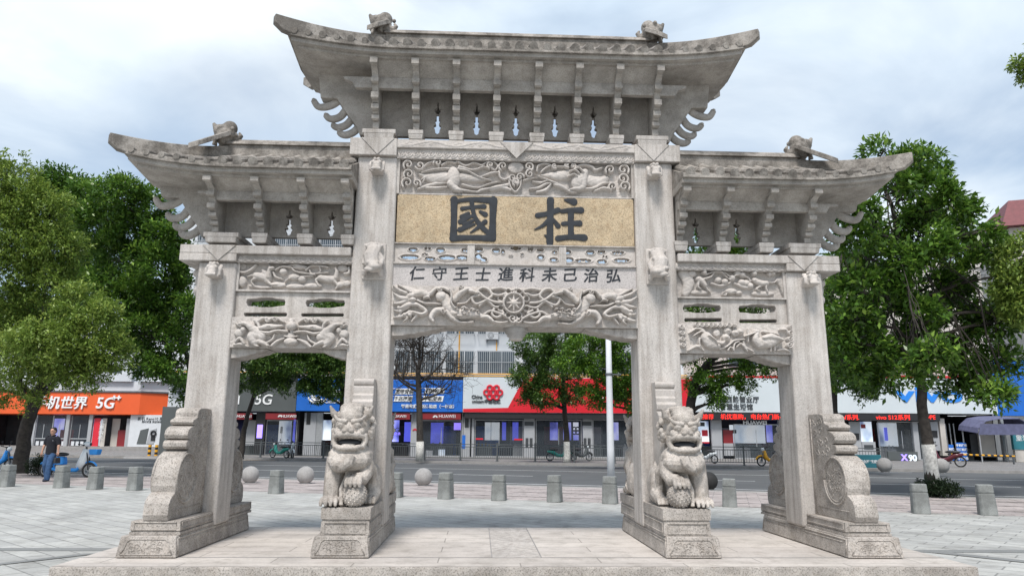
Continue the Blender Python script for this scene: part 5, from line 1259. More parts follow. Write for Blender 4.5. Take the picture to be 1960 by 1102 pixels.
for a, b in ((955, 985), (1035, 1080), (1170, 1200)): MB().box(X(a), X(b), 2.2, 3.0, .03, .95).build('counter', 'black', t)
# -- white service hall with scrolling red sign
t, f, X, Z, z0, z1 = shop('white fascia service hall with charcoal Chinese letters, seen through the right opening', 1330, 1597, 'whitepan', 723, 789)
MB().box(X(1330)+.02, X(1597)-.02, -.02, .72, z1+.005, z1+.16).build('red_edge', 'red', t)
tx(t, X, Z, '阳明西路营业厅', 1412, 764, 11.5, 'letter_k', bold=.012, space=1.12); tx(t, X, Z, '智慧生活馆', 1412, 778, 11.5, 'letter_k', bold=.012, space=1.12)
led = panel(t, X, Z, 1336, 1594, 790, 803.5, 'black', 'scrolling_sign', .02, .2)
tx(t, X, Z, '热推荐', 1352, 797, 10, 'led', y=.01, bold=.001); tx(t, X, Z, '机优惠购，', 1405, 797, 10.5, 'led', y=.01, bold=.001); tx(t, X, Z, '电台热门新品', 1472, 797, 10.5, 'led', y=.01, bold=.001)
tx(t, X, Z, 'HUAWEI', 1450, 808, 9, 'letter_w', y=.45, bold=.012, sx=1.25)
for a, b in ((1366, 1386), (1497, 1520)): panel(t, X, Z, a, b, 803, 880, 'pill', 'pillar', .55, .3)
panel(t, X, Z, 1338, 1363, 805, 845, 'screen_w', 'backlit_poster', .9); panel(t, X, Z, 1338, 1363, 845, 848, 'red', 'poster_base', .88); sil(t, X, Z, 1355, 828, .45, .45, 'letter_r', y=.86); sil(t, X, Z, 1351, 811, .35, .3, 'letter_k', y=.86)
panel(t, X, Z, 1390, 1409, 822, 848, 'darkred', 'poster', .8); panel(t, X, Z, 1390, 1409, 848, 872, 'pill', 'poster', .8)
panel(t, X, Z, 1412, 1482, 812, 848, 'screen_w', 'backlit_poster', 2.0); panel(t, X, Z, 1484, 1496, 812, 846, 'screen', 'backlit_poster', 1.9); sil(t, X, Z, 1421, 825, .28, .28, 'black', y=1.9)
panel(t, X, Z, 1525, 1590, 806, 850, 'screen_b', 'backlit_poster', 3.0)
glass_front(t, X, Z, 1410, 1496, 811, 1.8); glass_front(t, X, Z, 1522, 1596, 805, 3)
MB().box(X(1415), X(1470), 1.6, 2.2, .03, 1.1).build('counter', 'greypan', t)
# -- white shop at the right with blue letters
t, f, X, Z, z0, z1 = shop('white fascia phone shop with large blue letters behind the right magnolia', 1597, 1912, 'whitepan', 723, 791)
MB().box(X(1597)+.02, X(1912)-.02, -.02, .72, z1+.005, z1+.18).build('red_edge', 'red', t)
tx(t, X, Z, 'vivo', 1785, 755, 40, 'letter_b', bold=.04, sx=1.85)
led = panel(t, X, Z, 1600, 1803, 792, 804.5, 'black', 'scrolling_sign', .02, .2)
tx(t, X, Z, 'neo/系列.', 1625, 798, 10.5, 'led', y=.01, bold=.001); tx(t, X, Z, 'vivo S12系列', 1712, 798, 10.5, 'led', y=.01, bold=.001, sx=1.1); tx(t, X, Z, 'S9vPE', 1781, 798, 10.5, 'led', y=.01, bold=.001)
panel(t, X, Z, 1636, 1657, 806, 872, 'pill', 'poster', .8); panel(t, X, Z, 1658, 1680, 806, 845, 'screen_w', 'poster', .82); panel(t, X, Z, 1658, 1684, 845, 872, 'pill', 'poster', .8)
sil(t, X, Z, 1647, 835, .5, .5, 'black', y=.75); sil(t, X, Z, 1663, 815, .35, .3, 'darkred', y=.77); sil(t, X, Z, 1670, 855, .7, .3, 'letter_k', y=.75)
panel(t, X, Z, 1701, 1739, 808, 854, 'screen_w', 'backlit_poster', 1.6); sil(t, X, Z, 1716, 830, .25, 1.0, 'screen_b', y=1.55); panel(t, X, Z, 1741, 1752, 808, 850, 'black', 'poster', 1.5)
panel(t, X, Z, 1782, 1806, 806, 862, 'pill', 'poster', .6); sil(t, X, Z, 1795, 830, .6, .5, 'black', y=.55)
panel(t, X, Z, 1700, 1757, 864, 889, 'greypan', 'show_case', .3, .4); tx(t, X, Z, 'X', 1730, 875, 15, 'purple', y=.27, bold=.02); tx(t, X, Z, '90', 1746, 876, 15, 'screen_w', y=.27, bold=.02)
panel(t, X, Z, 1808, 1818, 800, 872, 'cream', 'pillar', .5, .4); glass_front(t, X, Z, 1690, 1780, 806, 3)
for a, b in ((1756, 1766),): panel(t, X, Z, a, b, 806, 880, 'pill', 'pillar', .55, .3)
panel(t, X, Z, 1885, 1912, 800, 874, 'cream', 'pillar', .6, .4)
m = MB()
for px_ in (1830, 1838, 1846, 1862): m.tube([(X(px_), 1.2, .05), (X(px_+2), 1.4, 2.8)], .05, 6)
m.build('stacked_pole', 'steel', t); panel(t, X, Z, 1870, 1884, 830, 872, 'dark', 'doorway', .9)

# ================================================================== BUILDINGS BEHIND
def block(label, px0, px1, off, py_top, depth, mat, base=-.04, foot=3.62):
    u0, u1 = FU(px0, off), FU(px1, off); uc = (u0+u1)/2; w = F0+FNv*off+FE*uc
    t = thing('apartment_block', label, 'building', (w[0], w[1], base), FA)
    z1 = FP((px0+px1)/2, py_top, off)[1]-base
    wl = MB().box(u0-uc, u1-uc, 0, depth, foot, z1).build('wall', mat, t)
    MB().box(u0-uc-.15, u1-uc+.15, -.15, depth+.15, z1, z1+.35).build('roof', mat, t)
    return t, (lambda px, py=800: FP(px, py, off)[0]-uc), (lambda px, py: FP(px, py, off)[1]-base), u0-uc, u1-uc, z1
t, X, Z, a, b, zt_ = block('tall white apartment block behind the left opening, with barred windows', 318, 716, 1.2, 408, 11, 'wall')
BLK = [(t, X, Z)]
MB().box(X(320), X(437), -.9, 10, 0, 3.6).build('ground_floor', 'greypan', t)
MB().box(a, b, -1.1, -.01, Z(800, 724)+.05, Z(800, 719)).build('ledge', 'cream', t)
def ledge_pipe(t, a, b, Z): MB().tube([(a, -1.16, Z(800, 717)), (b, -1.16, Z(800, 717))], .05, 6).build('gas_pipe', 'yellow', t)
ledge_pipe(t, a, b, Z)
t, X, Z, a, b, zt_ = block('lower white block above the blue and red fascias, with barred windows', 716, 1312, 1.2, 520, 11, 'wall'); BLK.append((t, X, Z)); ledge_pipe(t, a, b, Z)
MB().box(a, b, -1.1, -.01, Z(800, 724)+.05, Z(800, 719)).build('ledge', 'cream', t)
m = MB(); m.tube([(a, -1.16, Z(800, 717)-.16), (b, -1.16, Z(800, 717)-.16)], .035, 6); m.build('gas_pipe', 'yellow', t)
m = MB(); m.tube([(X(876), -.06, Z(876, 715)), (X(876), -.06, Z(876, 522))], .05, 6); m.tube([(X(949), -.06, Z(949, 672)), (X(949), -.06, Z(949, 640))], .04, 6); m.build('down_pipe', 'yellow', t)
def grille(x0, x1, z0, z1):
    w = MB().box(x0, x1, -.03, .02, z0, z1).build('window', 'winglass', t)
    m = MB(); k = int((x1-x0)/.16)
    for i in range(k+1):
        x = x0+(x1-x0)*i/k; m.box(x-.016, x+.016, -.55, -.52, z0-.1, z1)
    for z in (z0-.1, (z0+z1)/2-.05, z1-.04): m.box(x0-.05, x1+.05, -.58, -.55, z, z+.05)
    for x in (x0, x1): m.box(x-.02, x+.02, -.52, -.03, z0-.1, z0-.06).box(x-.02, x+.02, -.52, -.03, z1-.04, z1)
    m.build('grille', 'steel', w)
    m = MB()
    for q in (.0, .33, .66, 1.): m.box(x0+(x1-x0)*q-.03, x0+(x1-x0)*q+.03, -.06, -.031, z0, z1)
    m.build('frame', 'white', w)
zw0, zw1 = Z(850, 714), Z(850, 672)
edges = [(660, 712), (722, 746), (752, 842), (850, 905), (912, 984), (1000, 1080), (1090, 1170), (1180, 1290), (560, 655), (470, 550)]
for p0, p1 in edges:
    t, X, Z = BLK[0] if p0 < 700 and p1 < 720 else BLK[1]
    for fl in range(5 if p1 < 720 else 3):
        grille(X(p0), X(p1), zw0+3.1*fl, zw1+3.1*fl)
t, X, Z = BLK[0]
grille(X(345), X(372), Z(350, 462), Z(350, 437)); grille(X(440), X(462), Z(350, 600), Z(350, 565)); grille(X(330), X(365), Z(350, 600), Z(350, 568))
q = F0+FNv*.95+FE*(FU(940, 1.2))
ac = thing('air_conditioner', 'white air conditioner unit hung on the white wall above the shops', 'air conditioner', (q[0], q[1], FP(940, 640, 1.2)[1]-.42), FA)
MB().box(-.5, .5, -.02, .20, 0, .62).build('case', 'white', ac, bevel=.03); MB().ring((-.1, -.03, .31), .22, .02, 'y', 20, 5).ring((-.1, -.03, .31), .12, .015, 'y', 16, 5).build('fan_guard', 'metal', ac)
MB().box(-.42, -.36, -.0, .24, -.22, -.0).box(.36, .42, -.0, .24, -.22, -.0).build('bracket', 'metal', ac)
t, X, Z, a, b, zt_ = block('pale low block behind the right magnolia tree', 1312, 1912, 1.4, 510, 11, 'cream')
for p0, p1 in ((1400, 1455), (1480, 1540), (1600, 1660), (1690, 1760)):
    w_ = MB().box(X(p0), X(p1), -.04, .02, Z(1500, 702), Z(1500, 668)).build('window', 'winglass', t)
    MB().box(X(p0)-.05, X(p0), -.06, .0, Z(1500, 702), Z(1500, 668)).box(X(p1), X(p1)+.05, -.06, .0, Z(1500, 702), Z(1500, 668)).box((X(p0)+X(p1))/2-.03, (X(p0)+X(p1))/2+.03, -.06, -.041, Z(1500, 702), Z(1500, 668)).build('frame', 'white', w_)
# right-hand building with maroon roof
u0, u1 = FU(1930, 8), FU(2160, 8); w = F0+FNv*8+FE*u0
t = thing('corner_building', 'pale tiled building with a maroon sloping roof at the right edge', 'building', (w[0], w[1], -.04), FA-.32)
ze_ = 20.4
MB().box(2.0, 14, 0, 12, 0, ze_).build('wall', 'cream', t)
MB().prism([(-.6, ze_), (-.2, ze_+.35), (1.6, ze_+2.4), (2.2, ze_+2.9), (13, ze_+4.6), (13, ze_+2)], 1.2, 13, 'y').xf(lambda p: (p[0]+2, p[1]-1.2, p[2]))
m = MB(); V = [(1.2, -.8, ze_+.02), (15, -.8, ze_+.02), (15, 12.5, ze_+.02), (1.2, 12.5, ze_+.02), (2.6, 1.2, ze_+2.9), (15, 1.2, ze_+2.9), (15, 11, ze_+2.9), (2.6, 11, ze_+2.9)]
m.add(V, [(3, 2, 1, 0), (4, 5, 6, 7), (0, 1, 5, 4), (1, 2, 6, 5), (2, 3, 7, 6), (3, 0, 4, 7)]).build('roof', 'redroof', t)
for k in range(5):
    z = ze_-1.9-3.1*k
    w_ = MB().box(2.8, 13, -.05, .0, z, z+1.4).build('window', 'winglass', t)
    m = MB()
    for j in range(7): m.box(2.8+j*1.7-.05, 2.8+j*1.7+.05, -.09, -.051, z, z+1.4)
    m.box(2.7, 13.1, -.12, -.001, z-.1, z-.001).build('frame', 'white', w_)
# left: orange shop
OD = 71.; ow = PD(182, 838, OD)
to = thing('phone_shop', 'orange fascia phone shop with white letters at the left behind the walking man', 'shop', (ow[0], ow[1], .0), FA)
def OX(px): return (px-182)*OD/FOC
def OZ(py): return 1.40+(832-py)*OD/FOC
a, b = OX(-60), OX(260)
MB().prism([(a, 0), (b, 0), (b+2.3, 1.3), (b+2.3, 7), (a, 7)], OZ(793), OZ(751), 'z').build('fascia', 'orange', to, bevel=.04)
MB().prism([(a-.1, -.1), (b+.05, -.1), (b+2.5, 1.25), (b+2.5, 7.2), (a-.1, 7.2)], OZ(751)+.002, OZ(748), 'z').build('roof_edge', 'metal', to)
letters('手机世界', 1.32, OX(108), -.09, OZ(771), 'letter_w', to, ext=.07, bold=.022, shear=.12, sx=1.02)
letters('5G', 1.5, OX(195), -.09, OZ(771), 'letter_w', to, ext=.07, bold=.022, shear=.1); letters('++', .8, OX(215), -.09, OZ(761), 'letter_w', to, ext=.07, bold=.03)
m = MB(); m.box(a, b+1, 5, 5.2, -.1, OZ(793)).box(a, a+.2, .6, 5, -.1, OZ(793)).build('room', 'dark', to)
MB().box(a-.5, b+3.2, -.6, 5, -.2, OZ(853)).box(a-.5, b+3.4, -1.0, -.6, -.2, OZ(853)-.16).build('step', 'kerb', to)
MB().prism([(OX(242), .35), (OX(314), .35), (OX(318), .6), (OX(318), 3), (OX(242), 3)], OZ(853)+.002, OZ(793)-.002, 'z').build('advert_wall', 'white', to)
letters('新机 Reno10 系列', .38, OX(284), .33, OZ(800), 'letter_k', to, ext=.01); letters('限时优惠 到店体验', .24, OX(284), .33, OZ(806), 'letter_k', to, ext=.01)
for px_, w_ in ((268, .9), (285, .75)):
    MB().prism([(OX(px_)-w_/2, OZ(848)), (OX(px_)+w_/2, OZ(848)), (OX(px_)+w_/2+.15, OZ(818)), (OX(px_)-w_/2+.25, OZ(822))], .30, .345).build('poster_print', 'greypan' if px_ < 280 else 'pill', to, bevel=.05)
MB().ring((OX(290), .27, OZ(828)), .22, .09, 'y', 18, 6).box(OX(286), OX(294), .27, .29, OZ(842), OZ(833)).build('poster_print', 'black', to)
for px_ in (118, 162): MB().box(OX(px_), OX(px_+7), .35, .6, OZ(853), OZ(793)).build('pillar', 'pill', to)
for p0, p1, mt, yy in ((45, 58, 'pill', .5), (62, 84, 'screen', 3), (90, 116, 'darkred', 2), (126, 150, 'screen_w', 4), (171, 183, 'letter_r', .5), (186, 194, 'cream', .6), (197, 212, 'cream', 1.4), (212, 232, 'darkred', 1.2), (233, 242, 'pill', .6)):
    MB().box(OX(p0), OX(p1), yy, yy+.08, OZ(853), OZ(800 if mt != 'darkred' else 822)).build('poster', mt, to)
letters('优\n惠\n购\n机', .5, OX(187), .47, OZ(822), 'letter_w', to, ext=.01)
for p0, p1 in ((58, 90), (90, 118), (126, 162)):
    d = MB().box(OX(p0), OX(p1), .62, .64, OZ(853), OZ(795)).build('glass_door', 'glass', to)
    MB().box(OX(p0), OX(p0)+.08, .58, .68, OZ(853), OZ(795)).box(OX(p0)+.08, OX(p1), .58, .68, OZ(840), OZ(838)).box(OX((p0+p1)/2)-.03, OX((p0+p1)/2)+.03, .57, .6, OZ(838), OZ(812)).build('door_frame', 'steel', d)
    for k in range(3): MB().box(OX(p0)+.25+k*.45, OX(p0)+.55+k*.45, .55, .61, OZ(852), OZ(844)).build('sticker', 'white', d)
w = PD(205, 838, 80.)
t = thing('apartment_block', 'pale grey building behind the orange shop with pipes on its flat roof', 'building', (w[0], w[1], 0), FA)
MB().box(-16, 8.6, 0, 8, 0, 7.3).build('wall', 'wall', t); MB().box(-3.6, 2.2, -.4, 4, 7.3, 8.2).box(3.0, 6.3, -.6, 3, 7.3, 8.6, top=(.5, .2)).build('roof', 'wall', t)
MB().tube([(3.0, -.8, 7.4), (4.3, -.8, 8.4), (5.6, -.8, 8.5), (6.6, -.8, 7.5)], .06, 6).tube([(4.2, -.8, 7.4), (4.6, -.8, 9.4)], .05, 6).tube([(-2.0, -.8, 7.4), (-2.0, -.8, 8.8)], .05, 6).build('pipe', 'metal', t)
t = thing('apartment_block', 'white block rising between the magnolias at the far left', 'building', (*(PD(250, 838, 95.)[:2]), 0), FA)
MB().box(-9, 6.5, 0, 8, 0, 16.5).build('wall', 'wall', t); MB().box(-9.2, 6.7, -.2, 8.2, 16.5, 16.9).build('roof', 'wall', t)
for k in range(3):
    for j in range(4): MB().box(-7.5+j*3.6, -5.8+j*3.6, -.05, .02, 5.2+k*3.6, 6.9+k*3.6).build('window', 'winglass', t)
# far right: canopy, boards, barrier
cw = F0-FNv*1.2+FE*FU(1878)
t = thing('market_canopy', 'violet grey fabric canopy on poles beside the right shop', 'canopy', (cw[0], cw[1], -.04), FA)
zz = lambda py: FP(1878, py)[1]+.04
hw = FU(1921)-FU(1878)
m = MB(); V = []; F = []
prof = [(-hw*1.05, zz(822)), (-hw*.98, zz(813)), (-hw*.62, zz(800)), (-hw*.1, zz(796)), (hw*.8, zz(795)), (hw, zz(800)), (hw*1.02, zz(818))]
for i, (x, z) in enumerate(prof): V += [(x, -1.0, z-.25), (x, 1.3, z), (x, -1.0, z-.29), (x, 1.3, z-.04)]
for i in range(len(prof)-1):
    q = i*4; F += [(q, q+4, q+5, q+1), (q+2, q+3, q+7, q+6), (q, q+2, q+6, q+4), (q+1, q+5, q+7, q+3)]
e = (len(prof)-1)*4; F += [(0, 1, 3, 2), (e, e+2, e+3, e+1)]
m.add(V, F).build('fabric', 'tent', t)
m = MB(); m.add([(-hw*1.04, -1.02, zz(832)), (hw, -1.02, zz(832)), (hw, -1.02, zz(812)), (-hw*.9, -1.02, zz(812)), (-hw*1.04, -1.05, zz(832)), (hw, -1.05, zz(832)), (hw, -1.05, zz(812)), (-hw*.9, -1.05, zz(812))], [(0, 1, 2, 3), (7, 6, 5, 4), (0, 4, 5, 1), (1, 5, 6, 2), (2, 6, 7, 3), (3, 7, 4, 0)]).build('valance', 'tent', t)
for x, y in ((-hw*.98, -.95), (hw*.95, -.95), (-hw*.9, 1.2), (hw*.95, 1.2)): MB().tube([(x, y, 0), (x, y, zz(822))], .045, 8).build('pole', 'steel', t)
def stand(label, px, py0, py1, wpx, mat, D, lines, col='letter_w', name='sign_board'):
    w = PD(px, py1, D); t = thing(name, label, 'sign', (w[0], w[1], -.04), FA); h = (py1-py0)*D/FOC; wd = wpx*D/FOC
    b = MB().box(-wd/2, wd/2, -.04, .04, .06, h+.04).build('board', mat, t, bevel=.015)
    for x in (-wd/2+.06, wd/2-.06): MB().box(x-.03, x+.03, .041, .09, 0, h*.8).build('leg', 'metal', t)
    for i, s in enumerate(lines):
        z = h+.04-(h)*(i+.6)/(len(lines)+.2); letters(s, min(h/(len(lines)+.4)*.85, wd*1.1/max(len(s), 1)), 0, -.046, z, col, b, ext=.005, bold=.006)
    return t
stand('blue repair sign board with white lettering under the violet canopy', 1842, 838, 872, 19, 'blue', 54, ['手机维修', '快速贴膜', '旧机回收', '办卡充值'])
stand('blue narrow sign board left of the repair sign', 1822, 842, 872, 9, 'blue', 54, ['贴膜', '修机'])
stand('teal low board with white lettering at the end of the street fence', 1662, 873, 898, 52, 'teal', 38, ['5G营业厅 欢迎您'])
t = thing('hoarding', 'teal hoarding on a brown wall at the right edge behind the canopy', 'hoarding', (*(F0-FNv*.5+FE*FU(1948)), -.04), FA)
MB().box(FU(1926)-FU(1948), 3.5, 0, .25, 0, zz(859)).build('wall', 'cream', t); MB().box(FU(1924)-FU(1948), 3.5, -.06, .19, zz(859)+.002, zz(806)).build('board', 'teal', t)
letters('圣都装饰', .5, .25, -.065, zz(829), 'letter_w', t, ext=.01); letters('重装开业', .5, .25, -.065, zz(837), 'letter_w', t, ext=.01)
t = thing('hoarding', 'tall blue shop panel at the far right behind magnolia leaves', 'hoarding', (*(F0+FNv*.2+FE*FU(1948)), -.04), FA)
MB().box(FU(1914)-FU(1948), 4.5, 0, .5, zz(795), zz(688)).build('panel', 'blue', t, bevel=.03); MB().box(FU(1914)-FU(1948)+.2, FU(1914)-FU(1948)+.5, .1, .4, 0, zz(795)-.002).build('post', 'steel', t)
w0 = PD(1815, 872, 48.); bl_ = (1942-1815)*48/FOC
t = thing('barrier_pole', 'yellow and black striped barrier pole lying across the right side lane', 'barrier', (w0[0], w0[1], -.04), FA)
m = MB(); m2 = MB(); k = 22
for i in range(k): (m if i % 2 else m2).tube([(bl_*i/k, 0, .62-.10*i/k), (bl_*(i+1)/k, 0, .62-.10*(i+1)/k)], .055, 8)
o_ = m.build('yellow_stripe', 'yellow', t); m2.build('black_stripe', 'black', t)
for x in (.1, bl_-.1): MB().box(x-.04, x+.04, -.04, .04, 0, .6).build('foot', 'metal', t)
fy = None
for px_, lab in ((285, 'yellow and black striped post on a small traffic island, the left one of two'), (298, 'yellow and black striped post on a small traffic island, the right one of two')):
    w = PD(px_, 874, 52.)
    t = thing('striped_post', lab, 'bollard', (w[0], w[1], -.10), 0, 'striped posts on the traffic island')
    for k in range(5): MB().lathe([(.11, .17*k), (.11, .17*k+.168)], n=14).build('yellow_band' if k % 2 == 0 else 'black_band', 'yellow' if k % 2 == 0 else 'black', t)
w = PD(292, 876, 52.)
tag(MB().lathe([(1.9, 0), (1.85, .10)], (w[0], w[1], -.19), 24).build('traffic_island', 'kerb'), kind='structure')
# ================================================================== TREES
def leaf_cloud(name, pts, outs, mat, parent, size, k, aspect=.42, spread=.8, droop=.25, young=None):
    """pts: twig tips, outs: their outward directions; k leaves round each tip, every leaf a folded blade"""
    n = len(pts); P_ = np.repeat(np.array(pts), k, 0); O = np.repeat(np.array(outs), k, 0); N_ = n*k
    D = O+rng.normal(0, spread, (N_, 3)); D[:, 2] -= droop; D /= np.linalg.norm(D, axis=1)[:, None]+1e-9
    up = np.tile([0., 0., 1.], (N_, 1))+rng.normal(0, .45, (N_, 3))
    S = np.cross(D, up); S /= np.linalg.norm(S, axis=1)[:, None]+1e-9; Nn = np.cross(S, D)
    L_ = size*rng.uniform(.65, 1.25, N_)[:, None]; Wd = L_*aspect
    base = P_+rng.normal(0, size*.5, (N_, 3))
    v0 = base; v1 = base+D*L_*.45+S*Wd*.5+Nn*L_*.06; v2 = base+D*L_-Nn*L_*.10; v3 = base+D*L_*.45-S*Wd*.5+Nn*L_*.06
    V = np.stack([v0, v1, v2, v3], 1).reshape(-1, 3); Q = np.arange(N_*4).reshape(-1, 4)
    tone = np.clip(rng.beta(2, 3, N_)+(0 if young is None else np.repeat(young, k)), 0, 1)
    return put(name, np_mesh(name, V, Q, attr=tone), mat, parent)
def clump_points(c, R, n, gap, freq, seed, shell=.5):
    pts = []; outs = []; c = np.array(c); R = np.array(R if hasattr(R, '__len__') else (R, R, R*.85))
    tries = 0
    while len(pts) < n and tries < n*6:
        tries += 1
        d = rng.normal(0, 1, 3); d /= np.linalg.norm(d)
        rad = shell+(1-shell)*rng.random()**.6
        w = 1+.28*noise.noise(Vector(d*1.9+seed))
        p = c+d*R*rad*w
        if noise.noise(Vector(p*freq)+Vector((seed, 0, 0))) < gap: continue
        if d[2] < -.55 and rng.random() < .45: continue
        o = d*np.array([1, 1, .7])+np.array([0, 0, .25]); pts.append(p); outs.append(o)
    return pts, outs
def limb(m, a, b, r0, r1, wob=.12, n=6):
    a, b = np.array(a), np.array(b); L_ = np.linalg.norm(b-a); pts = []
    for i in range(n+1):
        t = i/n; w = math.sin(t*math.pi)*L_*wob
        pts.append(a+(b-a)*t+np.array([rng.normal(0, w*.5), rng.normal(0, w*.5), w*.4]))
    m.tube(pts, list(np.linspace(r0, r1, n+1)), 7); return pts
def tree(name, label, base, trunk, clumps, leafmat_, size, k, aspect, twigs, spread=.8, droop=.2, gap=-.06, freq=1.11, white=None, group=None, cat='tree', shell=.35, youth=.0):
    """base: foot of the trunk; trunk: [(dx, dy, z, r)...]; clumps: [(centre xyz, radius)...]"""
    t = thing(name, label, cat, tuple(base), 0, group); B = np.array(base)
    tp = [np.array(p[:3]) for p in trunk]; m = MB()
    cen = catmull(tp, 5); rr = np.interp(np.linspace(0, 1, len(cen)), np.linspace(0, 1, len(trunk)), [p[3] for p in trunk])
    cen = [c+np.array([rng.normal(0, .015), rng.normal(0, .015), 0]) for c in cen]
    m.tube(cen, list(rr), 12, cap=True)
    P_, O = [], []; yv = []
    for (c, R) in clumps:
        c = np.array(c)-B; Rm = np.mean(R) if hasattr(R, '__len__') else R
        cand = [q for q in cen if q[2] < c[2]-.1*Rm and q[2] > .35*cen[-1][2]] or [cen[-1]]
        a = min(cand, key=lambda q: np.linalg.norm(q-c)+.5*abs(q[2]-(c[2]-Rm)))
        i = min(range(len(cen)), key=lambda j: np.linalg.norm(cen[j]-a)); r0 = max(.02, rr[i]*.55)
        lp = limb(m, a, c, r0, .025)
        for q in range(6):
            d = rng.normal(0, 1, 3); d[2] = abs(d[2])*.6; d /= np.linalg.norm(d); limb(m, lp[rng.integers(2, 6)], c+d*Rm*.75, .015, .006, n=4)
        n = int(twigs*Rm**2)
        p, o = clump_points(c, R, n, gap, freq, rng.random()*50, shell); P_ += p; O += o
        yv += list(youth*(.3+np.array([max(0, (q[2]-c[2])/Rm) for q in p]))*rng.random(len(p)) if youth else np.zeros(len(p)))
    tr = m.build('trunk', 'bark', t, smooth=True)
    if white:
        zz = np.linspace(0, white, 5); hh = [c[2] for c in cen]
        pts = [(np.interp(z, hh, [c[0] for c in cen]), np.interp(z, hh, [c[1] for c in cen]), z+.003) for z in zz]
        rw = [np.interp(z, hh, rr)+.012 for z in zz]; MB().tube(pts, rw, 12).build('limewash', 'lime', tr, smooth=True)
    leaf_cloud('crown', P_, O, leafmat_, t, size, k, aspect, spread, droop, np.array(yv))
    return t
def CL(D, lst, flat=.85, dj=0.):
    out = []
    for q in lst:
        px, py, r = q[:3]; d = D+(q[3] if len(q) > 3 else 0)+dj*(-1, .25, -.5, .9, -.8, .5)[len(out) % 6]
        R = r*1.13*d/FOC; out.append((PD(px, py, d), (R, R, R*flat)))
    return out
def foot(px, py, z=-.14): return P('z', z, px, py)
# left: yellow-green camphor close to the road
b = foot(36, 905); D1 = 28.5
tree('camphor_tree', 'yellow green camphor tree at the left edge, in front of the orange shop', b, [(0, 0, 0, .36), (.02, 0, .5, .29), (.05, 0, 2.0, .25), (.35, .1, 3.5, .21), (.2, .2, 5.5, .15), (-.2, .3, 7.6, .07)],
     CL(D1, [(12, 330, 46), (40, 385, 62), (95, 400, 44), (-20, 430, 90), (60, 460, 72), (118, 470, 44), (10, 540, 78), (90, 540, 58), (-40, 620, 80), (152, 588, 48, -1.5), (190, 612, 46, -2), (140, 650, 58, -2), (85, 662, 64, -2.5), (200, 672, 46, -2), (30, 690, 66, -2), (120, 705, 48, -2), (165, 710, 42, -2), (222, 690, 26, -2), (60, 640, 50, 1), (5, 745, 40), (72, 762, 16, -2.5), (58, 785, 12, -2.5)]), 'camphor', .15, 8, .42, 330, spread=1.1, droop=.02, gap=-.06, freq=1.5, youth=.35)
# left: magnolias behind it
b = PD(374, 868, 37.); b[2] = -.14
tree('magnolia_tree', 'dark glossy magnolia behind the outer left column of the archway', b, [(0, 0, 0, .2), (-.1, 0, 2, .17), (-.6, 0, 4.5, .13), (-1.6, 0, 8, .08), (-2.4, 0, 11, .04)],
     CL(37, [(230, 375, 48), (275, 400, 46), (200, 420, 50), (262, 455, 60), (322, 450, 36), (225, 500, 60), (300, 510, 52), (345, 490, 34), (258, 570, 60), (318, 585, 48), (285, 640, 54), (340, 640, 40), (330, 700, 44), (352, 745, 30), (290, 705, 36), (240, 640, 44), (205, 560, 50), (178, 372, 36), (355, 590, 30), (352, 550, 28)], .75, 1.5), 'magnolia', .23, 8, .42, 230, spread=.75, droop=.08, gap=.02, freq=1.05, youth=.35)
b = PD(48, 862, 41.); b[2] = -.14
tree('magnolia_tree', 'dark magnolia behind the yellow green camphor, its top just clearing it', b, [(0, 0, 0, .2), (.2, 0, 3, .16), (1.2, 0, 7, .1), (2.2, 0, 12, .04)],
     CL(41, [(108, 350, 34), (140, 375, 44), (95, 390, 40), (160, 440, 54), (120, 470, 50), (175, 510, 48), (90, 620, 60), (130, 560, 50), (20, 600, 60)]), 'magnolia', .23, 8, .42, 210, spread=.75, droop=.08, gap=.02, freq=1.05)
# street trees in the openings
b = PD(461, 880, 46.5); b[2] = -.04
tree('street_tree', 'dark leafy street tree with two forked trunks in front of the grey shop', b, [(0, 0, 0, .20), (.05, 0, 1.8, .16), (.35, 0, 3.4, .13), (.9, 0, 5.6, .09), (1.6, 0, 8.5, .05)],
     CL(46, [(470, 705, 30), (520, 690, 44), (575, 700, 44), (555, 730, 30), (500, 735, 22), (455, 735, 18), (540, 655, 44), (600, 665, 40), (480, 650, 36), (500, 590, 40), (560, 600, 36)]), 'osman', .16, 9, .48, 290, spread=.95, droop=.2, gap=-.08, freq=1.1, youth=.3)
b = PD(651, 880, 46.); b[2] = -.04
tree('street_tree', 'dark leafy street tree hanging over the blue fascia, trunk beside the inner left column', b, [(0, 0, 0, .19), (-.05, 0, 2.2, .16), (-.15, 0, 4.4, .12), (-.6, 0, 7.6, .06)],
     CL(46, [(640, 700, 42), (610, 730, 36), (590, 748, 22), (645, 745, 28), (625, 670, 44), (660, 660, 44), (650, 600, 44), (632, 590, 30), (610, 755, 18)]), 'osman', .16, 9, .48, 290, spread=.95, droop=.2, gap=-.08, freq=1.1, youth=.3)
b = PD(1085, 884, 44.); b[2] = -.04
tree('street_tree', 'bright leafed street tree with limewashed trunk foot in front of the red fascia', b, [(0, 0, 0, .21), (0, 0, 1.4, .18), (-.12, 0, 3.2, .15), (-.2, 0, 5.2, .11), (0, 0, 8, .05)],
     CL(44, [(1030, 665, 44), (1075, 650, 46), (1010, 720, 34), (1060, 710, 46), (1040, 755, 36), (1015, 765, 22), (1095, 755, 26)], .7), 'osman', .16, 9, .48, 290, spread=.95, droop=.2, gap=-.08, freq=1.1, white=1.25, youth=.3)
b = PD(1215, 884, 39.); b[2] = -.04
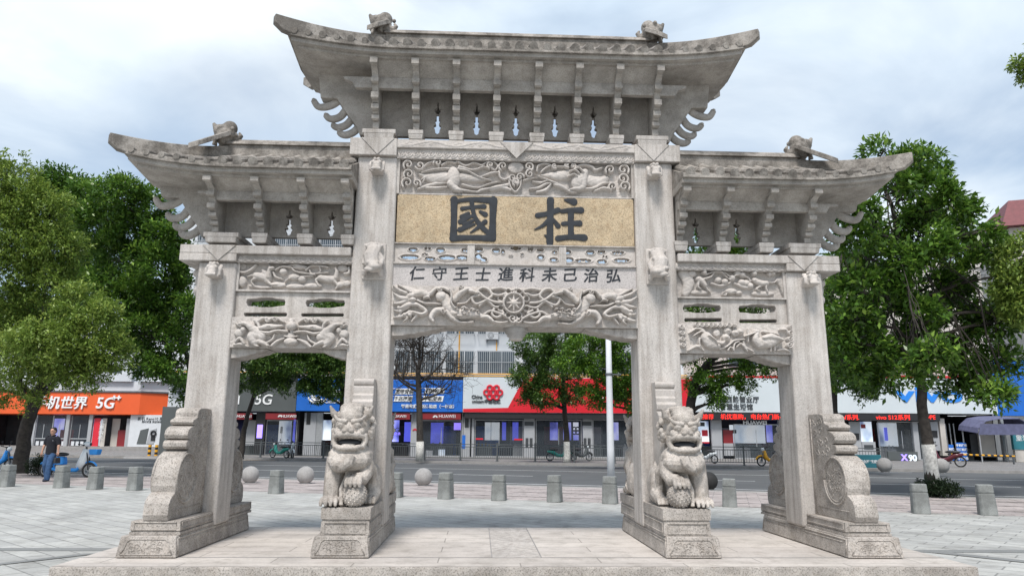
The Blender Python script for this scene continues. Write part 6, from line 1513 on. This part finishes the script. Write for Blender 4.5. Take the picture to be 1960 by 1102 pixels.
tree('street_tree', 'street tree with bright young leaves reaching past the white pole', b, [(0, 0, 0, .18), (.1, 0, 2, .15), (.2, 0, 4.2, .12), (0, 0, 7, .06)],
     CL(38, [(1120, 668, 36), (1165, 650, 38), (1195, 680, 38), (1095, 700, 30), (1150, 705, 36), (1185, 725, 34), (1130, 752, 24), (1170, 758, 26), (1205, 745, 30), (1145, 772, 18), (1215, 780, 18)], .6), 'lime_leaf', .16, 9, .46, 330, spread=.85, droop=.1, gap=-.08, freq=1.1, youth=.35)
b = PD(1322, 890, 38.); b[2] = -.04
tree('street_tree', 'leaning street tree with a thick dark limb sweeping right inside the right opening', b, [(0, 0, 0, .30), (.0, 0, 2.0, .27), (.35, 0, 4.2, .24), (1.3, 0, 5.6, .19), (2.6, 0, 6.3, .12), (3.8, 0, 6.6, .05)],
     CL(38, [(1345, 735, 30), (1375, 745, 30), (1400, 728, 26), (1440, 700, 30), (1480, 705, 28), (1500, 690, 22), (1425, 735, 20), (1372, 770, 18), (1330, 690, 26), (1400, 640, 60), (1340, 600, 50), (1450, 590, 50), (1390, 520, 60), (1340, 470, 56), (1430, 480, 46), (1500, 640, 40), (1320, 540, 40)], .8), 'lime_leaf', .15, 9, .46, 260, spread=.95, droop=.3, gap=-.06, freq=1.1, youth=.1)
m_ = COL.objects[-2]
# bare tree
b = PD(803, 886, 44.5); b[2] = -.04
t = thing('bare_tree', 'leafless tree with fine dark twigs and a limewashed foot in front of the blue fascia', 'tree', tuple(b))
m = MB(); cen = [(0, 0, 0), (-.02, 0, 1.2), (-.12, 0, 3.2), (-.22, 0, 4.6), (-.30, 0, 5.6)]; m.tube(catmull([np.array(p) for p in cen], 5), list(np.linspace(.24, .15, 21)), 10)
def twig(a, d, L_, r, lev):
    d = d/np.linalg.norm(d); pts = [np.array(a)]; n = 5
    for i in range(n):
        d = d+rng.normal(0, .16, 3)+np.array([0, 0, .05]); d /= np.linalg.norm(d); pts.append(pts[-1]+d*L_/n)
    m.tube(pts, list(np.linspace(r, max(r*.45, .006), n+1)), 5 if lev else 7)
    if lev < 4:
        for q in range((5, 4, 4, 3)[lev]):
            i = rng.integers(1, n+1); dd = d*.6+rng.normal(0, .62, 3); dd[1] *= .6; twig(pts[i], dd, L_*rng.uniform(.5, .8), max(r*.5, .008), lev+1)
for d, z in (((-.9, .1, .8), 4.2), ((.35, -.1, 1.), 5.4), ((-.45, .2, 1.), 5.5), ((1.1, .1, .5), 3.7), ((.9, -.3, .75), 4.7), ((-1.1, -.2, .35), 4.6), ((.1, .4, 1.), 5.4)):
    twig((np.interp(z, [0, 1.2, 3.2, 4.6, 5.6], [0, -.02, -.12, -.22, -.3]), 0, z), np.array(d), rng.uniform(2.2, 2.9), .085, 0)
tr = m.build('trunk', 'bark', t, smooth=True)
MB().tube([(0, 0, .003), (0, 0, .6), (-.02, 0, 1.2)], [.255, .25, .245], 12).build('limewash', 'lime', tr, smooth=True)
# right: layered magnolia with limewashed trunk
b = foot(1790, 948); D7 = 22.5
tree('magnolia_tree', 'tall layered magnolia with limewashed trunk right of the archway', b, [(0, 0, 0, .24), (-.03, 0, .5, .19), (-.10, 0, 2.2, .15), (-.12, 0, 4.5, .12), (-.25, 0, 7.5, .08), (-.7, 0, 10.2, .03)],
     CL(22.3, [(1870, 445, 32), (1905, 480, 30), (1925, 600, 34), (1880, 570, 40), (1805, 370, 28), (1830, 400, 30), (1690, 290, 30), (1735, 310, 34), (1775, 300, 24), (1790, 330, 26), (1700, 350, 40), (1760, 370, 44), (1650, 405, 40), (1720, 420, 52), (1800, 400, 40), (1835, 425, 30), (1640, 460, 44), (1700, 490, 46), (1770, 470, 48), (1840, 480, 40), (1885, 470, 30), (1615, 500, 34), (1650, 545, 40), (1600, 560, 34), (1740, 545, 36), (1850, 530, 40), (1900, 530, 28), (1810, 570, 30), (1625, 610, 46), (1690, 590, 40), (1760, 600, 36), (1840, 610, 48), (1900, 620, 40), (1600, 650, 36), (1660, 660, 44), (1720, 690, 48, -1.5), (1780, 680, 44, -1.5), (1850, 680, 44), (1910, 690, 40), (1690, 730, 34, -1.5), (1750, 720, 30, -1), (1840, 745, 34), (1900, 755, 36), (1870, 715, 40), (1625, 700, 34), (1600, 725, 30), (1925, 735, 30), (1760, 640, 44), (1735, 500, 44), (1790, 540, 44), (1745, 590, 40), (1765, 430, 36), (1780, 610, 36)], .62, 1.6), 'magnolia', .215, 8, .44, 250, spread=.7, droop=.10, gap=.02, freq=1.05, white=1.45, youth=.4)
b = PD(1600, 880, 34.); b[2] = -.14
tree('street_tree', 'dark tree behind the outer right column, between it and the magnolia', b, [(0, 0, 0, .22), (.1, 0, 3, .18), (.4, 0, 7, .1), (.5, 0, 9, .05)],
     CL(34, [(1610, 560, 44), (1640, 620, 50), (1612, 650, 44), (1660, 690, 46), (1625, 710, 40), (1648, 740, 30), (1600, 600, 40), (1670, 540, 40), (1590, 690, 30)]), 'osman', .17, 9, .46, 300, spread=.9, droop=.2, gap=-.06, freq=1.1)
b = PD(2210, 905, 25.); b[2] = -.14
tree('camphor_tree', 'yellow green camphor tree mostly outside the right edge of the photo', b, [(0, 0, 0, .30), (0, 0, 3, .24), (-.1, 0, 7, .16), (-.2, 0, 12, .08)],
     CL(25, [(1938, 505, 34, -4.5), (1965, 475, 34, -4.5), (1925, 550, 28, -4.5), (1958, 545, 34, -4.5), (1990, 560, 60), (1955, 600, 34, -4.5), (1935, 585, 24, -4.5), (1975, 130, 22), (1950, 122, 15), (2010, 110, 40), (1962, 150, 12), (2050, 480, 60), (2075, 190, 70), (2100, 320, 80), (2170, 230, 80), (2150, 420, 80), (2230, 330, 80), (2200, 120, 70), (2260, 460, 80)]), "camphor", .13, 8, .5, 420, spread=1., droop=.05, gap=-.3, freq=.9, youth=.4)
# shrubs at the tree feet
def shrub(label, px, py, D, r, z=-.14, h=.45):
    b = PD(px, py, D); b[2] = z; t = thing('shrub', label, 'shrub', tuple(b)); m = MB()
    for k in range(14):
        a = rng.random()*6.28; limb(m, (0, 0, .02), (r*.7*math.cos(a), r*.7*math.sin(a), h*rng.uniform(.5, .9)), .012, .005, n=3)
    m.build('stems', 'bark', t)
    p, o = clump_points((0, 0, h*.45), (r, r, h*.62), int(900*r*r)+200, -.4, 2., rng.random()*9, .3); p = [q for q in p if q[2] > .01]; o = o[:len(p)]
    leaf_cloud('foliage', p, o, 'shrub', t, .10, 6, .3, .7, -.15); return t
shrub('low dark shrub around the limewashed foot of the right magnolia', 1795, 946, 20.5, .62, h=.42)
shrub('round dark shrub behind the foot of the left camphor', 76, 903, 28., .48, h=.72)
# ================================================================== PEDESTRIAN
pw = foot(90, 921)
man = thing('person', 'man in dark navy polo shirt and blue jeans walking across the plaza', 'person', tuple(pw), math.radians(-8))
def skin_mesh(name, verts, edges, voxel=None, sub=2):
    """verts: (x, y, z, r[, r2]); one continuous tapered surface"""
    me = bpy.data.meshes.new(name); me.from_pydata([v[:3] for v in verts], edges, []); o = bpy.data.objects.new('tmp', me); COL.objects.link(o)
    o.modifiers.new('s', 'SKIN'); o.modifiers.new('u', 'SUBSURF').levels = sub
    for v, d in zip(verts, me.skin_vertices[0].data): d.radius = (v[3], v[4] if len(v) > 4 else v[3])
    me.skin_vertices[0].data[0].use_root = True
    dg = bpy.context.evaluated_depsgraph_get(); dg.update(); r = bpy.data.meshes.new_from_object(o.evaluated_get(dg)); r.name = name
    bpy.data.objects.remove(o); bpy.data.meshes.remove(me); r.polygons.foreach_set('use_smooth', [True]*len(r.polygons)); return r
# body faces -y; his right side is at -x.  Left leg forward, right leg trailing.
HIP, SH = .93, 1.47
def hand(m, w, tip, side):
    w, tip = Vector(w), Vector(tip); d = (tip-w).normalized(); sx_ = Vector((0, 1, 0)); ln = .095
    m.tube([w, w+d*.05, w+d*ln], [.026, .042, .040], 8, flat=(.55, 1)) 
    for k in range(4):
        b0 = w+d*ln+sx_*(.028-.019*k); L_ = (.062, .072, .068, .052)[k]
        m.tube([b0, b0+d*L_*.5, b0+d*L_*.9+Vector((-side*.018, 0, 0))], [.0105, .0095, .007], 6)
    t0 = w+d*.035+Vector((0, -.036, 0)); m.tube([t0, t0+d*.03+Vector((0, -.022, 0)), t0+d*.062+Vector((-side*.008, -.026, 0))], [.0125, .011, .008], 6)
m = MB()
m.tube([(0, .0, HIP-.02), (0, 0, 1.10), (0, 0, 1.30), (0, .005, 1.44)], [.15, .14, .165, .13], 14, flat=(.98, .72), up=(0, 1, 0))
m.tube([(0, .01, 1.42), (0, -.005, 1.52), (0, -.015, 1.58)], [.066, .056, .056], 10)
m.ell((0, -.02, 1.665), (.076, .096, .118), 18, 12); m.ell((0, -.045, 1.60), (.058, .065, .055), 12, 8)
m.tube([(0, -.105, 1.69), (0, -.128, 1.655), (0, -.112, 1.64)], [.012, .018, .014], 8)
for s in (-1, 1):
    m.ell((s*.078, -.01, 1.66), (.012, .022, .032), 8, 6); m.ell((s*.031, -.102, 1.682), (.017, .012, .010), 8, 6); m.tube([(s*.012, -.112, 1.705), (s*.052, -.098, 1.706)], .008, 6)
m.tube([(-.028, -.106, 1.605), (0, -.112, 1.603), (.028, -.106, 1.605)], .009, 6)
m.tube([(-.16, 0, SH-.06), (-.235, .01, 1.22), (-.255, -.03, 1.17), (-.27, -.07, .97)], [.055, .044, .042, .028], 10); hand(m, (-.27, -.07, .975), (-.272, -.085, .80), -1)
m.tube([(.16, 0, SH-.06), (.245, .01, 1.22), (.265, -.02, 1.17), (.285, -.03, .98)], [.055, .044, .042, .028], 10); hand(m, (.285, -.03, .985), (.29, -.04, .80), 1)
m.tube([(-.09, 0, HIP), (-.10, -.05, .52), (-.11, .12, .12)], [.09, .06, .04], 10); m.tube([(.09, 0, HIP), (.09, -.12, .52), (.09, -.13, .12)], [.09, .06, .04], 10)
body = put('body', sculpt(m, 'body', .0072, 1, .35), 'skin', man)
m = MB()
m.tube([(0, 0, HIP-.045), (0, 0, 1.02), (0, 0, 1.18), (0, 0, 1.34), (0, 0, 1.44), (0, .005, 1.495)], [.178, .178, .172, .188, .172, .085], 20, flat=(1, .74), up=(0, 1, 0))
m.tube([(-.13, 0, SH-.03), (-.185, .005, SH-.06), (-.235, .01, 1.21)], [.085, .080, .070], 12); m.tube([(.13, 0, SH-.03), (.19, .005, SH-.06), (.245, .01, 1.21)], [.085, .080, .070], 12)
m.tube([(-.055, -.06, 1.515), (0, -.085, 1.475), (.055, -.06, 1.515), (.06, .05, 1.53), (-.06, .05, 1.53), (-.055, -.06, 1.515)], .022, 6)
put('polo_shirt', sculpt(m, 'polo_shirt', .010, 2), 'navy', man)
m = MB()
m.tube([(0, 0, HIP-.09), (0, 0, HIP-.0), (0, 0, HIP+.04)], [.165, .17, .165], 16, flat=(1, .74), up=(0, 1, 0))
m.tube([(-.085, 0, HIP-.03), (-.10, -.06, .54), (-.105, .02, .35), (-.11, .12, .09)], [.118, .095, .088, .082], 12); m.tube([(.085, 0, HIP-.03), (.095, -.13, .54), (.092, -.14, .35), (.09, -.135, .06)], [.118, .095, .088, .082], 12)
put('jeans', sculpt(m, 'jeans', .010, 2), 'denim', man)
m = MB().ell((0, .005, 1.715), (.086, .10, .085), 16, 10); m.ell((0, .055, 1.67), (.078, .062, .10), 12, 8); m.tube([(-.07, -.045, 1.755), (0, -.07, 1.768), (.07, -.045, 1.755)], .022, 8)
put('hair', sculpt(m, 'hair', .009, 1), 'hair', man)
for x, y, z, ry in ((.09, -.135, .0, 0), (-.11, .12, .02, .3)):
    m = MB().tube([(x, y+.08, z+.045), (x, y-.02, z+.05), (x, y-.12, z+.042), (x, y-.18, z+.034)], [.042, .048, .046, .028], 10, flat=(1, .8)); m.tube([(x, y+.02, z+.06), (x, y+.02, z+.11)], .05, 10)
    put('shoe', sculpt(m, 'shoe', .009, 1), 'shoe', man)
for s in (-1, 1): MB().tube([(s*.012, -.118, 1.683), (s*.058, -.106, 1.683), (s*.058, -.106, 1.668), (s*.012, -.118, 1.668), (s*.012, -.118, 1.683)], .003, 5).tube([(s*.058, -.106, 1.68), (s*.080, -.02, 1.685)], .003, 5).build('eyeglasses', 'black', man)
MB().box(.118, .135, -.150, -.139, 1.34, 1.355).build('shirt_emblem', 'white', man)
hb = thing('handbag', 'small black bag held in the walking man\'s hand', 'bag', tuple(Vector(pw)+Vector((.29, -.10, .60))), math.radians(-8))
MB().box(-.045, .045, -.13, .13, 0, .19, top=(.01, .015)).build('pouch', 'black', hb, bevel=.02); MB().tube([(0, -.07, .18), (0, -.05, .235), (0, .05, .235), (0, .07, .18)], .008, 6).build('handle', 'black', hb)
# ================================================================== SCOOTERS
def wheel(parent, x, z, r, y=0, rim='steel', name='wheel'):
    w = MB().ring((x, y, z), r-.035, .038, 'y', 28, 8).build('wheel', 'rubber', parent, smooth=True)
    m = MB().ring((x, y, z), r-.075, .014, 'y', 24, 6).lathe([(.04, -.05), (.05, 0), (.04, .05)], n=10)
    m.v[-30:] = [(x+px, y+pz, z+py) for px, py, pz in m.v[-30:]]
    for k in range(6):
        a = k*math.pi/3; m.tube([(x, y, z), (x+(r-.08)*math.cos(a), y, z+(r-.08)*math.sin(a))], .009, 5)
    m.build('rim', rim, w)
w = foot(128, 913)
sc = thing('electric_scooter', 'blue and white shared electric scooter with front basket, parked behind the walking man', 'scooter', tuple(w), SA*.2); sc.scale = (1.14, 1.14, 1.14)
wheel(sc, -.72, .235, .235); wheel(sc, .70, .235, .235)
m = MB().tube([(-.66, 0, .30), (-.38, 0, .24), (.28, 0, .235), (.36, 0, .30)], [.05, .062, .062, .05], 10, flat=(1.3, 1)); m.tube([(-.70, .07, .26), (-.42, .07, .52), (-.30, 0, .60)], .025, 8).tube([(-.70, -.07, .26), (-.42, -.07, .52), (-.30, 0, .60)], .025, 8)
m.build('frame', 'bikeblue', sc, smooth=True)
MB().tube([(.33, 0, .30), (.44, 0, .50), (.52, 0, .72), (.55, 0, .90)], [.075, .10, .10, .08], 10, flat=(1.5, .55), up=(0, 1, 0)).build('leg_shield', 'bikewhite', sc, smooth=True)
MB().box(-.44, -.10, -.14, .14, .40, .66, top=(.03, .02)).build('battery_box', 'bikeblue', sc, bevel=.05, seg=3)
MB().ell((-.27, 0, .73), (.24, .15, .065), 16, 8).build('saddle', 'black', sc, smooth=True)
MB().tube([(.70, -.06, .235), (.66, -.06, .50), (.58, -.03, .80)], .022, 8).tube([(.70, .06, .235), (.66, .06, .50), (.58, .03, .80)], .022, 8).build('fork', 'black', sc)
MB().tube([(.55, 0, .84), (.52, 0, 1.02)], .03, 8).tube([(.42, -.30, 1.06), (.50, -.12, 1.03), (.50, .12, 1.03), (.42, .30, 1.06)], .018, 8).build('handlebar', 'black', sc)
MB().ell((.55, 0, 1.06), (.13, .10, .085), 14, 8).build('headlight_pod', 'bikewhite', sc, smooth=True); MB().ell((.66, 0, 1.06), (.03, .06, .05), 10, 6).build('headlight', 'black', sc)
MB().box(.72, .96, -.13, .13, .72, .90, top=(-.03, -.02)).build('basket', 'bikeblue', sc, bevel=.03); MB().ring((-.72, 0, .235), .27, .028, 'y', 16, 6, .1, 2.4).build('mudguard', 'bikeblue', sc, smooth=True); MB().ring((.70, 0, .235), .27, .028, 'y', 16, 6, .5, 2.6).build('mudguard', 'bikeblue', sc, smooth=True)
def motorbike(label, px, py, z, body, box=None, rz=0., cat='motorbike', s=1.):
    w = P('z', z, px, py); t = thing('motorbike', label, cat, tuple(w), rz); t.scale = (s, s, s)
    wheel(t, -.62, .27, .27); wheel(t, .66, .27, .27)
    MB().tube([(-.78, 0, .62), (-.40, 0, .56), (-.1, 0, .36), (.22, 0, .34), (.40, 0, .50), (.48, 0, .86)], [.07, .15, .13, .10, .14, .10], 12, flat=(.95, .9)).build('body', body, t, smooth=True)
    MB().ell((-.34, 0, .74), (.36, .15, .075), 16, 8).build('saddle', 'black', t, smooth=True)
    MB().tube([(.66, -.07, .27), (.52, -.05, .80)], .028, 8).tube([(.66, .07, .27), (.52, .05, .80)], .028, 8).build('fork', 'metal', t)
    MB().tube([(.46, 0, .84), (.44, 0, 1.0)], .05, 8).tube([(.34, -.34, 1.06), (.44, -.14, 1.01), (.44, .14, 1.01), (.34, .34, 1.06)], .02, 8).build('handlebar', 'black', t)
    MB().ell((.54, 0, .92), (.10, .12, .10), 12, 8).build('headlight', 'bikewhite', t, smooth=True)
    for sy in (-1, 1): MB().tube([(.40, sy*.26, 1.04), (.40, sy*.34, 1.18)], .008, 5).ell((.40, sy*.36, 1.22), (.02, .07, .045), 8, 6).build('mirror', 'black', t)
    MB().ring((.66, 0, .27), .31, .05, 'y', 14, 6, .3, 2.4).build('mudguard', body, t, smooth=True)
    if box: MB().box(-.98, -.58, -.2, .2, .72, 1.08).build('delivery_box', box, t, bevel=.04)
    return t
motorbike('white and teal motorbike parked behind the fence in front of the grey shop', 535, 876, -.04, 'bikegreen', rz=2.6)
motorbike('white motorbike parked next to the teal one behind the fence', 556, 876, -.04, 'bikewhite', rz=-1.1)
motorbike('pale green motorbike parked behind the fence under the bright leafed tree', 1070, 882, -.04, 'bikegreen', rz=.2)
motorbike('grey motorbike parked behind the fence beside the bright leafed tree', 1112, 882, -.04, 'greypan', rz=.5)
motorbike('black and white motorbike behind the fence just right of the right lion', 1352, 886, -.04, 'bikewhite', rz=2.2)
motorbike('yellow delivery motorbike behind the fence beside the outer right column', 1480, 892, -.04, 'yellow', 'yellow', rz=math.pi)
motorbike('dark red motorbike parked beside the right magnolia trunk', 1812, 893, -.04, 'bikered', rz=2.5, s=1.15)
motorbike('blue and white scooter cut off by the left edge behind the camphor trunk', -14, 901, -.14, 'bikeblue', 'bikewhite', rz=.1, cat='scooter')
